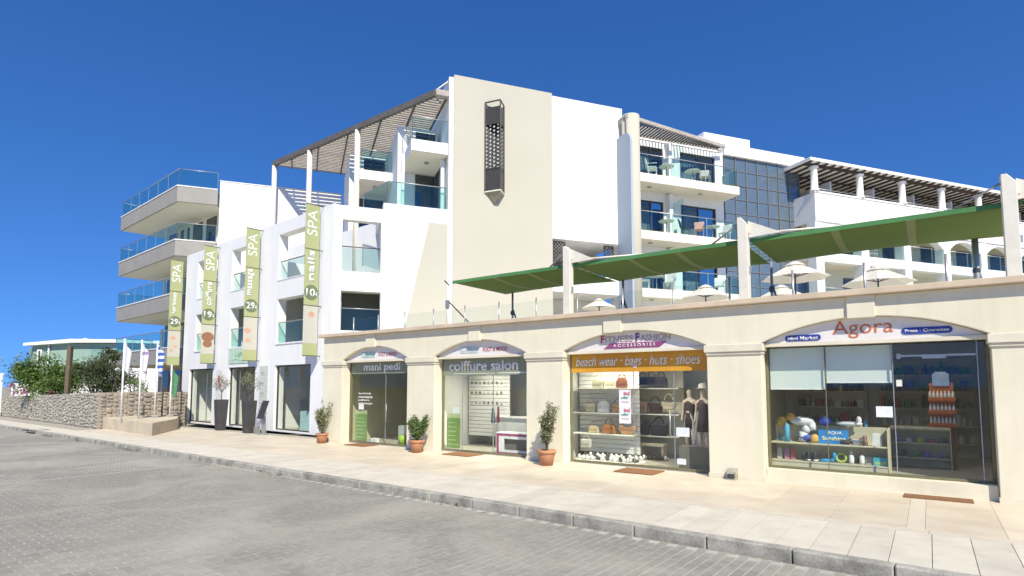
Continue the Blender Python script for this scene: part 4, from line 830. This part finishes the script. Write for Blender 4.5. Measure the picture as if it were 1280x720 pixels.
for p, q in ((a_,b_),(b_,c_)):
    for e0, e1 in ((z0,z0+.93),(z1-1.0,z1-.25)): part('side_panel', MB().bar((p.x,p.y-.01,(e0+e1)/2),(q.x,q.y-.01,(e0+e1)/2),.015,e1-e0), M['darkmetal'], t)
part('back_plate', MB().box(6.02,6.84,-.02,-.004,z0,z1-.12), mat('lantern_back', (.05,.047,.042), None, .5), t)
pb = MB()
for p, q in ((a_,b_),(b_,c_)):
    d = (q-p); n = 4; 
    for i in range(n):
        for k in range(24):
            if (i+k) % 2 == 0: continue
            u = (i+.5)/n; c = p + d*u + Vector((0,.03,0)); zz = z0+1.0+k*.085; s_ = .05
            dn = d.normalized()*s_; pb.add([c-dn+Vector((0,0,zz)), c+Vector((0,0,zz-s_)), c+dn+Vector((0,0,zz)), c+Vector((0,0,zz+s_))], [(0,1,2,3)])
part('pierced_panel', pb, col((.66,.62,.55)), t, kind='stuff')
part('bottom_point', MB().add([a_+Vector((0,-.01,z0-.04)), b_+Vector((0,-.02,z0-.04)), c_+Vector((0,-.01,z0-.04)), Vector((6.42,-.06,z0-.52))], [(0,1,2),(0,3,1),(1,3,2),(2,3,0)]), mat('lantern_brass', (.30,.27,.19), None, .5, metal=.3), t)
part('base_trim', MB().bar((a_.x,a_.y-.02,z0-.03),(b_.x,b_.y-.03,z0-.03),.06,.05).bar((b_.x,b_.y-.03,z0-.03),(c_.x,c_.y-.02,z0-.03),.06,.05), M['palemetal'], t)
# stepped balconies between tower and spa
sb = thing('stepped_balcony_block', 'white stepped balconies with glass rails left of the tower', 'building', H)
def balc(x0, x1, y0, y1, zt, th, name='balcony_slab'): part(name, MB().box(x0,x1,y0,y1,zt-th,zt), M['white'], sb)
balc(2.85,4.40,.02,2.6,12.05,.48); balc(1.2,2.75,4.2,6.6,12.05,.45); balc(1.85,4.40,.37,10,9.18,.4,'terrace_slab')
part('soffit', MB().box(2.9,4.39,.06,2.58,11.55,11.568), M['soffit'], sb); part('soffit', MB().box(1.25,2.7,4.25,6.58,11.58,11.598), M['soffit'], sb)
for x, y in ((3.7,1.1),(2.0,5.0)): part('ceiling_lamp', MB().lathe([(.1,11.50),(.11,11.52),(.11,11.5499 if x > 3 else 11.579)], (x,y,0), 14), M['greymetal'], sb)
part('room_wall', MB().box(2.7,4.42,2.61,7,9.181,13.7), M['white'], sb); part('room_wall', MB().box(.9,2.69,6.61,10.4,9.181,13.7), M['white'], sb)
part('glazed_door', MB().box(3.5,4.40,2.56,2.609,9.2,11.5), M['darkpane'], sb); part('glazed_door', MB().box(3.5,4.40,2.56,2.609,12.06,13.5), M['darkpane'], sb); part('glazed_door', MB().box(1.6,2.66,6.56,6.609,12.06,13.5), M['darkpane'], sb); part('glazed_door', MB().box(1.4,2.6,6.56,6.609,9.2,11.4), M['darkpane'], sb)
part('white_post', MB().box(2.55,2.67,.5,.62,9.181,11.56), M['white'], sb); part('white_post', MB().box(4.2,4.34,.45,.6,9.181,11.55), M['white'], sb)
def rail(x0, y0, x1, y1, z, h=1.0, gm='blue_glass', parent=None):
    p, q = Vector((x0,y0,0)), Vector((x1,y1,0)); part('glass_rail', MB().bar((x0,y0,z+h/2+.03),(x1,y1,z+h/2+.03),.014,h-.08), M[gm], parent); part('handrail', MB().tube((x0,y0,z+h),(x1,y1,z+h),.022,n=8), M['greymetal'], parent, True)
    n = max(1, int((q-p).length/1.5))
    for k in range(n+1): r_ = p.lerp(q, k/n); part('rail_post', MB().tube((r_.x,r_.y,z),(r_.x,r_.y,z+h),.015,n=6), M['greymetal'], parent)
rail(2.9,.1,4.4,.1,12.05,1.0,'green_glass',sb); rail(2.9,.1,2.9,2.55,12.05,1.0,'green_glass',sb); rail(1.25,4.25,2.7,4.25,12.05,1.0,'blue_glass',sb); rail(1.25,4.25,1.25,6.5,12.05,1.0,'blue_glass',sb); rail(1.95,.25,4.4,.25,9.22,1.0,'blue_glass',sb); rail(1.95,.25,1.2,2.2,9.2,1.0,'blue_glass',sb)
# left pergola
pg = thing('roof_pergola', 'large grey slatted pergola sloping over the spa roof terrace', 'pergola', H)
P0, P1 = Vector((-2.86,10.84,14.2)), Vector((3.85,.12,14.2))
part('edge_beam', MB().bar(P0, P1, .14, .26), M['pergdark'], pg); part('end_beam', MB().bar(P1, (4.42,.12,14.2), .3, .24), M['perg'], pg); part('rear_beam', MB().bar(P0, (4.42,10.84,14.2), .1, .16), M['pergdark'], pg); part('wall_beam', MB().bar((4.36,.3,14.2),(4.36,10.8,14.2),.08,.18), M['pergdark'], pg)
y = .36
while y < 10.7:
    f = (y-P1.y)/(P0.y-P1.y); x0 = P1.x+(P0.x-P1.x)*f+.1; part('slat', MB().box(x0,4.31,y-.055,y+.055,14.12,14.17), M['perg'], pg); y += .215
for xb in (-1.9,-.6,.7,2.0,3.2):
    f = (xb-P1.x)/(P0.x-P1.x); yb = P1.y+(P0.y-P1.y)*f+.1; part('cross_beam', MB().box(xb-.03,xb+.03,yb,10.78,14.0,14.115), M['pergdark'], pg)
for x, y in ((-2.8,10.8),(-1.0,7.95),(1.1,4.6)): part('post', MB().tube((x,y,6.2),(x,y,14.08),.13,.13,16), M['palemetal'], pg, True)
part('stay', MB().tube((3.85,.12,14.3),(4.5,.4,15.0),.03), M['palemetal'], pg, True)
# ------------------------------------------------------------------ hotel balcony wing right of the tower
bw = thing('hotel_balcony_wing', 'white hotel wing with glass balconies right of the tower', 'building', H)
part('back_wall', MB().wall(12.91,19.62,3.3,14.3,1.2,1.5,[(14.4,15.85,z,z+1.9) for z in (3.9,6.52,9.29,12.07)]+[(16.9,19.1,z,z+1.9) for z in (3.9,6.52,9.29,12.07)]), M['white'], bw)
for z in (3.9,6.52,9.29,12.07):
    for x0, x1 in ((14.4,15.85),(16.9,19.1)):
        part('door_frame', MB().wall(x0+.002,x1-.002,z+.002,z+1.898,1.25,1.33,[(x0+.07,(x0+x1)/2-.03,z+.07,z+1.83),((x0+x1)/2+.03,x1-.07,z+.07,z+1.83)]), M['darkmetal'], bw)
        for a, b in ((x0+.07,(x0+x1)/2-.03),((x0+x1)/2+.03,x1-.07)): part('door_pane', MB().box(a,b,1.28,1.29,z+.07,z+1.83), M['door_pane'], bw)
        part('curtain', MB().add([(x0+.1+(x1-x0-.2)*k/24*(.62), 1.56+.04*(k % 2), zz) for zz in (z, z+1.9) for k in range(25)], [(k,k+1,k+26,k+25) for k in range(24)]), M['curtaincloth'], bw)
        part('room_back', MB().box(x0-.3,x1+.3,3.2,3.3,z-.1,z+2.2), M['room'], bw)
for zt in (6.5,9.27,12.05):
    part('balcony_slab', MB().box(13.5,19.6,0,1.199,zt-.42,zt), M['warm'], bw, bevel=.015)
    rail(13.55,.06,19.55,.06,zt,.95,'green_glass',bw); rail(19.55,.06,19.55,1.15,zt,.95,'green_glass',bw)
    part('divider', MB().box(16.25,16.28,.15,1.19,zt+.002,zt+1.85), M['green_glass'], bw); part('pier', MB().box(16.0,16.2,.9,1.19,zt+.001,zt+2.28 if zt < 12 else 14.2), M['white'], bw)
    for x in (14.6,17.6): part('ceiling_lamp', MB().lathe([(.1,zt-.47),(.12,zt-.45),(.12,zt-.421)], (x,.55,0), 14), M['greymetal'], bw)
part('roof_block', MB().box(12.92,18.79,1.6,9,14.301,15.2), M['white'], bw); part('roof_block', MB().box(18.8,21.9,1.65,9,14.301,15.52), M['white'], bw); part('roof_block', MB().box(21.91,25.2,1.7,9,14.301,15.0), M['white'], bw); part('roof_coping', MB().box(20.4,25.3,1.4,1.69,14.78,14.9), M['taupe'], bw)
part('fascia', MB().box(19.63,25.2,1.05,1.64,14.17,14.76), M['white'], bw)
part('round_column', MB().tube((13.08,-.25,3.3),(13.08,-.25,14.55),.41,.41,32), M['tower'], bw, True)
fin = [(.2,3.3),(-1.0,3.3),(-1.0,13.0)] + [(-1.0+.55-.55*math.cos(a), 13.0+.55*math.sin(a)) for a in [k*math.pi/16 for k in range(1,9)]] + [(.2,13.55)]
part('privacy_fin', MB().prism(fin, 12.58, 12.68, 'x'), mat('fin_blue_grey', (.36,.42,.50), None, .6), bw)
g0 = Vector((12.75,-.25,14.45)); g1 = Vector((18.9,.95,14.2))
part('pergola_beam', MB().bar((12.7,-.5,14.42), (19.4,.75,14.42), .1, .16), M['perg'], bw); part('pergola_rear_beam', MB().bar((12.95,1.12,14.42),(19.5,1.12,14.42),.08,.12), M['perg'], bw); part('pergola_side', MB().bar((12.7,-.5,14.42),(12.7,1.1,14.42),.08,.14).bar((12.7,-.5,13.2),(12.7,-.5,14.42),.05,.05), M['perg'], bw)
for k in range(34): x = 13.0+.185*k; yf = -.5+(x-12.7)*(1.25/6.7)+.05; part('pergola_slat', MB().box(x-.03,x+.03,yf,1.1,14.36,14.44), M['pergdark'], bw)
# curtain wall
cw = thing('glass_stair_tower', 'dark blue gridded glass stair hall of the hotel', 'building', H)
part('core', MB().box(19.66,25.0,1.26,1.62,3.3,14.16), M['black'], cw)
pm = MB().box(.025,.715,0,.02,.025,.755).mesh('pane', M['curtain_pane'])
for i in range(7):
    for k in range(14):
        o = share('pane', pm, cw, (19.68+.74*i, 1.215, 3.3+.778*k)); o.rotation_euler = (random.uniform(-.006,.006), 0, random.uniform(-.008,.008))
for i in range(8): part('mullion', MB().box(19.68+.74*i-.02,19.68+.74*i+.02,1.17,1.25,3.3,14.165), M['mull'], cw)
for k in range(15): part('transom', MB().box(19.68,24.86,1.18,1.245,3.3+.778*k-.018,3.3+.778*k+.018), M['mull'], cw)
# long wing with roof colonnade
wg = thing('colonnade_wing', 'long white hotel wing with timber-roofed colonnade at the right', 'building', H)
X0, PX, NB = 24.45, 3.36, 8; X1 = X0+PX*NB
part('parapet', MB().box(X0,X1,-.2,.02,10.75,12.3), M['white'], wg); part('parapet_cap', MB().box(X0-.04,X1,-.25,.07,12.301,12.38), M['white'], wg); part('parapet_return', MB().box(X0,X0+.2,.021,3,10.75,12.3), M['white'], wg); part('gallery_floor', MB().box(X0+.21,X1,.021,3,11.2,11.4), M['soffit'], wg)
part('roof_slab', MB().box(X0-.6,X1,-.55,4,13.86,14.02), M['white'], wg); part('gallery_wall', MB().box(X0,X1,3.0,3.2,11.4,13.85), M['warm'], wg)
for k in range(NB):
    x = X0+.12+PX*k
    part('column', MB().lathe([(.24,12.381),(.24,12.44),(.19,12.46),(.17,13.6),(.19,13.62),(.24,13.66),(.24,13.74)], (x,-.09,0), 18), M['white'], wg, True)
    part('gallery_window', MB().box(x+.6,x+1.9,2.95,2.999,11.45,13.3), M['darkpane'], wg); part('gallery_window', MB().box(x+2.1,x+2.9,2.95,2.999,11.45,13.3), M['darkpane'], wg)
    part('divider', MB().box(x+1.95,x+2.05,.6,2.94,11.41,13.4), M['white'], wg)
    part('gallery_rail', MB().tube((x,.0,12.6),(x+PX,.0,12.6),.02), M['greymetal'], wg, True)
part('purlin', MB().box(X0-.5,X1,-.19,-.02,13.745,13.859), M['brownwood'], wg); part('purlin', MB().box(X0-.5,X1,1.4,1.5,13.745,13.78), M['brownwood'], wg)
xx = X0-.45
while xx < X1: part('rafter', MB().box(xx-.05,xx+.05,-.5,2.99,13.70 if False else 13.781,13.859), M['brownwood'], wg); xx += .56
for k in range(NB):                                  # lower floors
    x = X0+PX*k
    part('pier', MB().box(x,x+.55,-.15,.4,3.3,10.749), M['white'], wg)
    a, b = x+.551, x+PX-.001; ar = arc(a, b, 10.0, 10.62, 14)
    part('arch_spandrel', MB().prism([(a,10.749)]+ar+[(b,10.749)], -.12, .3), M['white'], wg)
    for zt in (6.3, 9.1):
        part('floor_band', MB().box(a,b,-.10,.35,zt-.5,zt), M['white'], wg)
        part('glass_rail', MB().box(a,b,-.06,-.048,zt+.03,zt+.85), M['green_glass'], wg); part('handrail', MB().tube((a,-.054,zt+.88),(b,-.054,zt+.88),.02), M['greymetal'], wg, True)
    for z in (3.9,6.35,9.15): part('glazed_door', MB().box(a+.3,b-.6,1.75,1.799,z,z+1.55 if z > 9 else z+1.9), M['darkpane'], wg); part('door_frame', MB().box((a+b)/2-.2,(a+b)/2-.13,1.71,1.749,z,z+1.55 if z > 9 else z+1.9), M['warm'], wg)
part('room_wall', MB().box(X0,X1,1.8,2.9,3.3,11.19), M['warm'], wg); part('slab', MB().box(X0,X1,.36,1.79,5.9,6.2), M['soffit'], wg); part('slab', MB().box(X0,X1,.36,1.79,8.7,9.0), M['soffit'], wg)
# balcony furniture
def chair(x, y, z, rz, c, label):
    t = thing('balcony_chair', label, 'chair', H, x, y, z, rz); m = col(c)
    part('seat', MB().box(-.24,.24,-.22,.22,.42,.45), m, t, bevel=.01); part('backrest', MB().prism([(.2,.45),(.24,.45),(.36,.92),(.32,.93)], -.24, .24, 'x'), m, t)
    for a in (-.2,.2):
        for b in (-.18,.18): part('leg', MB().tube((a,b,0),(a*1.05,b*1.05,.42),.016,n=6), m, t)
        part('armrest', MB().bar((a*1.15,-.2,.66),(a*1.15,.28,.68),.04,.025), m, t)
def rtable(x, y, z, label):
    t = thing('balcony_table', label, 'table', H, x, y, z); part('tabletop', MB().lathe([(.36,.68),(.38,.70),(.36,.715)], n=20), col((.70,.68,.62)), t, True); part('stem', MB().tube((0,0,.03),(0,0,.68),.025), M['greymetal'], t); part('foot', MB().lathe([(.22,0),(.22,.03)], n=14), M['greymetal'], t)
wc = (.74,.74,.72)
chair(14.75,.5,12.06,60,wc,'white chair left of the table on the top hotel balcony'); chair(17.9,.5,12.06,-30,(.45,.42,.38),'wicker-toned chair at right of the top hotel balcony'); rtable(15.6,.55,12.06,'round table on the left of top hotel balcony'); rtable(17.2,.6,12.06,'round table on the right of top hotel balcony')
chair(16.6,.45,9.28,40,(.08,.08,.10),'black chair by the divider on the lower hotel balcony'); chair(17.4,.45,9.28,-40,(.60,.33,.27),'pink chair on the lower hotel balcony'); chair(19.0,.5,9.28,-70,wc,'white chair at the right end of lower hotel balcony'); rtable(15.5,.5,9.28,'round table at left of the lower hotel balcony'); rtable(18.3,.55,9.28,'round table at right of the lower hotel balcony')
for k, (x, lab) in enumerate(((14.2,'white chair furthest left on the balcony under the sail'),(15.6,'white chair second on the balcony under the sail'),(18.6,'white chair near the glass hall on the balcony under the sail'))): chair(x,.5,6.51,(60,-60,-40)[k],wc,lab)
rtable(14.9,.55,6.51,'round table on the balcony under the sail')
for k, (x, lab) in enumerate(((X0+PX+1.9,'white chair in the first open bay of the long wing'),(X0+2*PX+1.3,'white chair in the second open bay of the long wing'),(X0+3*PX+1.6,'white chair in the third open bay of the long wing'))): chair(x,.7,9.11,(20,-30,40)[k],wc,lab)
# ------------------------------------------------------------------ left balcony block
lb = thing('left_balcony_block', 'white hotel block with long grey balconies at the far left', 'building', LS)
uh = Matrix.Rotation(R(60.2), 3, 'Z') @ Vector((1,0,0)); yh = Matrix.Rotation(R(60.2), 3, 'Z') @ Vector((0,1,0))
c1 = uh*2.05; LW = -9.6
def lpoly(e=0): return [(LW-e,-e),(e*.5,-e),(c1.x,c1.y-e*1.0),(c1.x+yh.x*3,c1.y+yh.y*3),(LW-e,5.2)]
for zt in (13.2,10.1,7.05,4.03):
    part('balcony_slab', MB().prism(lpoly(), zt-.88, zt, 'z'), M['taupe'], lb); part('slab_edge', MB().prism(lpoly(.03), zt+.001, zt+.06, 'z'), M['white'], lb); part('soffit', MB().prism([(LW+.08,.08),(-.03,.08),(c1.x-.08,c1.y+.05),(c1.x-.1+yh.x*2.9,c1.y+yh.y*2.9),(LW+.08,5.1)], zt-.90, zt-.881, 'z'), M['soffit'], lb)
    rail(LW+.05,.06,-.02,.06,zt+.06,.95,'blue_glass',lb); rail(-.02,.06,c1.x-.05,c1.y,zt+.06,.95,'blue_glass',lb); rail(LW+.05,.06,LW+.05,2.2,zt+.06,.95,'blue_glass',lb)
for z0, z1 in ((.0,3.14),(4.1,6.16),(7.12,9.21),(10.17,12.31)):
    part('room_wall', MB().box(LW+1.4,c1.x-.2,2.4,5.0,z0,z1), M['warm'], lb)
    for k in range(4): x = LW+1.8+2.0*k; part('glazed_door', MB().box(x,x+1.3,2.34,2.399,z0+.02,z1-.2), M['darkpane'], lb)
    if z0 < 8:
        for k in range(4): x = LW+1.55+2.0*k+1.35; part('wood_shutter', MB().box(x,x+.32,2.28,2.339,z0+.02,z1-.3), col((.30,.17,.09)), lb)
    for k, x in enumerate((LW+3.2, LW+6.4)): part('curtain', MB().box(x,x+.4,1.6,1.64,z0+.05,z1-.6), col((.62,.52,.38)), lb)
    for k, x in enumerate((LW+2.5,LW+6.0)): part('ceiling_lamp', MB().lathe([(.1,z1-.04),(.12,z1-.0001)], (x,1.2,0), 12), white_, lb)
wl = at(H, -5.93, 13.45)
hb = thing('white_gable_block', 'plain white upper wall behind the pergola', 'building', H, -5.55, 11.5)
part('wall', MB().box(0,6.4,0,.4,0,13.1), M['white'], hb); part('body', MB().box(.05,6.3,.41,8,0,13.0), M['white'], hb); part('coping', MB().box(-.03,6.4,-.03,.43,13.101,13.15), M['white'], hb)
# ------------------------------------------------------------------ flag plaza and far left
pf = [S @ Vector((x,-d,0)) for x, d in ((-11.4,4.2),(-4.2,4.2),(-6.9,2.35),(-11.6,.5),(-15.5,.5),(-15.5,4.2))]
M['plat'] = mat('cement_render', (.58,.50,.36), (.48,.41,.29), .9, 1.2, .3, 60)
single('flag_platform', MB().prism([(p.x,p.y) for p in pf], -.05, .5, 'z'), M['plat'], 'low cream rendered platform carrying the flagpoles', 'platform', bevel=.02)
def flag_mesh(c, stripes=None):
    pass
def wavy(w_, h_, droop):
    mb = MB(); nx, nz = 10, 8
    def P(i, k): u, v = i/nx, k/nz; return (u*w_*.45+.05, .07*math.sin(u*9+v*2)*u, -v*h_ - droop*u*u)
    mb.add([P(i,k) for k in range(nz+1) for i in range(nx+1)], [(k*(nx+1)+i, k*(nx+1)+i+1, (k+1)*(nx+1)+i+1, (k+1)*(nx+1)+i) for k in range(nz) for i in range(nx)]); return mb
def striped(name, ca, cb, per, thr=.5):
    m = mat(name, ca); t = m.node_tree; b = t.nodes['Principled BSDF']; tc = NN(t,'ShaderNodeTexCoord'); sp = NN(t,'ShaderNodeSeparateXYZ'); t.links.new(tc.outputs['Object'], sp.inputs[0])
    mm = NN(t,'ShaderNodeMath', operation='PINGPONG'); mm.inputs[1].default_value = per; t.links.new(sp.outputs[2], mm.inputs[0]); g = NN(t,'ShaderNodeMath', operation='GREATER_THAN'); g.inputs[1].default_value = per*thr; t.links.new(mm.outputs[0], g.inputs[0])
    mx = NN(t,'ShaderNodeMix', data_type='RGBA'); mx.inputs[6].default_value = (*ca,1); mx.inputs[7].default_value = (*cb,1); t.links.new(g.outputs[0], mx.inputs[0]); t.links.new(mx.outputs[2], b.inputs['Base Color']); return m
FM = [col((.74,.74,.76)), striped('purple_flag', (.70,.68,.74), (.34,.26,.42), .42, .84), striped('blue_white_flag', (.72,.74,.78), (.04,.12,.45), .14), col((.10,.26,.12))]
for (x, y), m, lab, zt in zip(((-16.55,24.54),(-16.21,25.17),(-15.93,25.83),(-15.66,26.52)), FM, ('white flagpole with limp white flag nearest the road','second white flagpole with white and purple flag','third white flagpole with blue and white striped flag','white flagpole with small green flag closest to the spa'), (3.35,3.35,3.35,2.3)):
    t = thing('flagpole', lab, 'flagpole', W0, x, y, .5, -35); part('pole', MB().tube((0,0,0),(0,0,zt),.04,.035,10), white_, t, True); part('finial', MB().ball((0,0,zt+.04), .05, .05, .05, 8, 6), white_, t, True)
    o = part('flag', wavy(1.3, 1.15, .5), m, t, True); o.location = (0,0,zt-.1)
M['rub'] = mat('rubble_stone', (.40,.37,.31), (.28,.26,.22), .95, 2.5, .6, 30, sub=.2, world=True); M['mortar'] = mat('wall_mortar', (.36,.32,.26), (.28,.25,.2), .95, 2, .4, 40)
M['rubwarm'] = mat('warm_rubble', (.40,.33,.25), (.27,.24,.20), .95, 3, .6, 30, world=True)
def stone_wall(p, q, h0, h1, label, ms, size=.26, thick=.4):
    p, q = Vector((*p,0)), Vector((*q,0)); L = (q-p).length; ang = math.degrees(math.atan2(q.y-p.y, q.x-p.x)); t = thing('stone_wall', label, 'wall', W0, p.x, p.y, 0, ang)
    part('core', MB().prism([(0,-.1),(L,-.1),(L,h1),(0,h0)], 0, thick), M['mortar'], t); st = MB()
    def cut(x0, x1, z0, z1):
        w_, h_ = x1-x0, z1-z0; lim = size*random.uniform(.75, 1.5)
        if w_ > lim*1.35 or (w_ > h_*1.9 and w_ > size*.5): c = x0+w_*random.uniform(.32,.68); cut(x0,c,z0,z1); cut(c,x1,z0,z1); return
        if h_ > lim*.85: c = z0+h_*random.uniform(.35,.65); cut(x0,x1,z0,c); cut(x0,x1,c,z1); return
        top = h0+(h1-h0)*(x0+x1)/2/L
        if z0 > top-.03: return
        z1 = min(z1, top); g = .012; cx, cz, rx, rz = (x0+x1)/2, (z0+z1)/2, (x1-x0)/2-g, (z1-z0)/2-g; n = 8; o = random.uniform(.015,.07)
        P = []
        for r_, yy in ((1.0, .03), (.97, -o*.6), (.72, -o)):
            for k in range(n):
                a = 2*math.pi*(k+.5)/n; q = 1.18*max(abs(math.cos(a)), abs(math.sin(a))); jj = rnd[k]; P.append((cx+rx*r_*jj*math.cos(a)/q*1.08, yy, cz+rz*r_*jj*math.sin(a)/q*1.08))
            if r_ == 1.0: pass
        st.add(P, [(i*n+k, i*n+(k+1) % n, (i+1)*n+(k+1) % n, (i+1)*n+k) for i in range(2) for k in range(n)]+[tuple(2*n+k for k in range(n))])
    import random as _r
    class _J:
        def __getitem__(s, k): return _r.uniform(.86, 1.08)
    rnd = _J(); u = 0
    while u < L-.01: e = min(L, u+random.uniform(.8,2.2)); cut(u, e, 0, max(h0,h1)); u = e
    part('rubble_facing', st, ms, t, kind='stuff'); return t
stone_wall((-32.5,37.0),(-18.7,26.15),1.25,1.62,'long low rubble wall along the pavement under the bushes', M['rub'], .26)
stone_wall((-18.62,26.15),(-16.6,29.6),1.62,1.62,'coursed rubble wall behind the flagpoles', M['rubwarm'], .28)
for k, (x, y) in enumerate(((-17.62,27.2),(-17.0,28.0),(-16.55,28.8))): single('fence_post', MB().tube((0,0,0),(0,0,1.2),.035,.035,8), M['darkmetal'], ('leftmost','middle','rightmost')[k]+' black post before the rubble wall', 'post', W0, x+.15, y-.1, .5, group='black fence posts')
def bush(x, y, z, rx, ry, rz, n, m, label, cl, s0, s1, bloom=0):
    t = thing('bush', label, 'bush', W0, x, y, 0); st = MB()
    for k in range(7): a = random.uniform(0,6.3); st.tube((.1*math.cos(a),.1*math.sin(a),0),(rx*.6*math.cos(a),ry*.6*math.sin(a),z+rz*random.uniform(-.1,.5)),.05,.015,6)
    part('stem', st, M['bark'], t); part('foliage', leaves(MB(), (0,0,z), rx, ry, rz, n, s0, s1, cl), m, t)
    if bloom: part('bloom', leaves(MB(), (-rx*.55,-.5,z-rz*.55), rx*.45, .4, rz*.4, bloom, .08, .14, 4), M['pinkbloom'], t, kind='stuff'); part('bloom', leaves(MB(), (rx*.3,-.5,z-rz*.75), rx*.3, .4, rz*.25, bloom//2, .08, .14, 3), M['pinkbloom'], t, kind='stuff')
    return t
bush(-26.9,33.4,2.45,2.1,1.2,1.35,10000,M['bushgreen'],'bright green bush with pink blossom spilling over the stone wall',30,.12,.24,420)
bush(-20.9,29.6,2.4,1.6,1.2,1.2,9000,M['bushdark'],'dense dark olive bush behind the corner of stone wall',30,.08,.17)
bush(-21.3,30.4,3.35,.8,.7,.6,1500,M['bushdark'],'higher tuft of dark bush beside the wooden post',9,.08,.17)
bush(-18.9,29.2,1.75,.7,.6,.6,1100,M['bushgreen'],'small green shrub above the rubble wall',7,.06,.12)
single('wooden_post', MB().bar((0,0,0),(.06,0,4.05),.2,.2), M['bark'], 'weathered wooden post rising between the two bushes', 'post', W0, -23.8, 30.9, 0)
gb = thing('green_warehouse', 'teal green metal building with white roof edge beyond the bushes', 'building', W0, -45.8, 55, 0, 0)
M['teal'] = mat('teal_cladding', (.27,.39,.32), (.25,.36,.30), .7, .5)
part('wall', MB().box(0,12.4,.001,8,0,6.0), M['teal'], gb); part('side_bay', MB().prism([(-1.7,1.6),(-.02,0.01),(-.02,6),(-1.7,6)], 0, 5.7, 'z'), M['teal'], gb)
part('lower_wall', MB().box(-1.7,12.4,-.2,-.04,0,2.19), M['white'], gb)
part('roof', MB().prism([(-.5,5.75),(4,6.05),(8,6.05),(12.6,5.95),(12.6,6.2),(8,6.35),(4,6.4),(-.5,6.0)], -.6, 8), M['white'], gb); part('chimney_cap', MB().lathe([(.5,6.38),(.35,6.5),(0,6.6)], (4.2,1,0), 12), M['white'], gb)
for x0, x1, z0, z1 in ((6.9,8.1,4.0,5.5),(.5,.95,3.8,5.4)):
    o = part('window', MB().wall(x0,x1,z0,z1,-.16,-.04,[(x0+.12,x1-.12,z0+.12,z1-.12)]), M['white'], gb); part('pane', MB().box(x0+.12,x1-.12,-.1,-.06,z0+.12,z1-.12), M['darkpane'] if x0 > 0 else M['white'], o)
part('downpipe', MB().tube((1.6,-.15,0),(1.6,-.15,6.0),.07), white_, gb, True); part('annex', MB().box(9.5,14.5,-4,-.3,0,4.6), M['white'], gb); part('glass_rail', MB().box(8.5,14.5,-4.1,-4.05,4.6,5.5), M['green_glass'], gb)
wb = thing('low_white_building', 'low white wall and gate at the far left edge', 'wall', W0, -37.5, 39.5, 0, -32); part('wall', MB().box(-4,5.6,0,.4,0,2.65), M['white'], wb); part('coping', MB().box(-4,5.6,-.05,.45,2.651,2.75), M['white'], wb); part('gate', MB().box(3.2,4.6,-.08,-.001,.05,2.0), M['white'], wb); part('gate_post', MB().box(4.62,4.85,-.2,-.001,0,2.2), M['white'], wb)
t = thing('street_lamp', 'thin pale street lamp at the far left', 'street lamp', W0, -46.5, 52.0, 0); part('pole', MB().tube((0,0,0),(0,0,4.9),.08,.05,8), M['greymetal'], t, True); part('arm', MB().tube((0,0,4.85),(-1.2,0,5.0),.04,.03,8), M['greymetal'], t, True); part('lamp_head', MB().ball((-1.3,0,5.0), .3, .12, .07, 10, 5), M['greymetal'], t, True)
t = thing('drain_cover', 'small metal bracket lying in the gutter at far left', 'drain', A, -14.8, -3.95, .0); part('frame', MB().wall(-.6,.6,-.35,.35,0,.03,[(-.5,.5,-.25,.25)]), M['darkmetal'], t).rotation_euler = (R(-90),0,0)
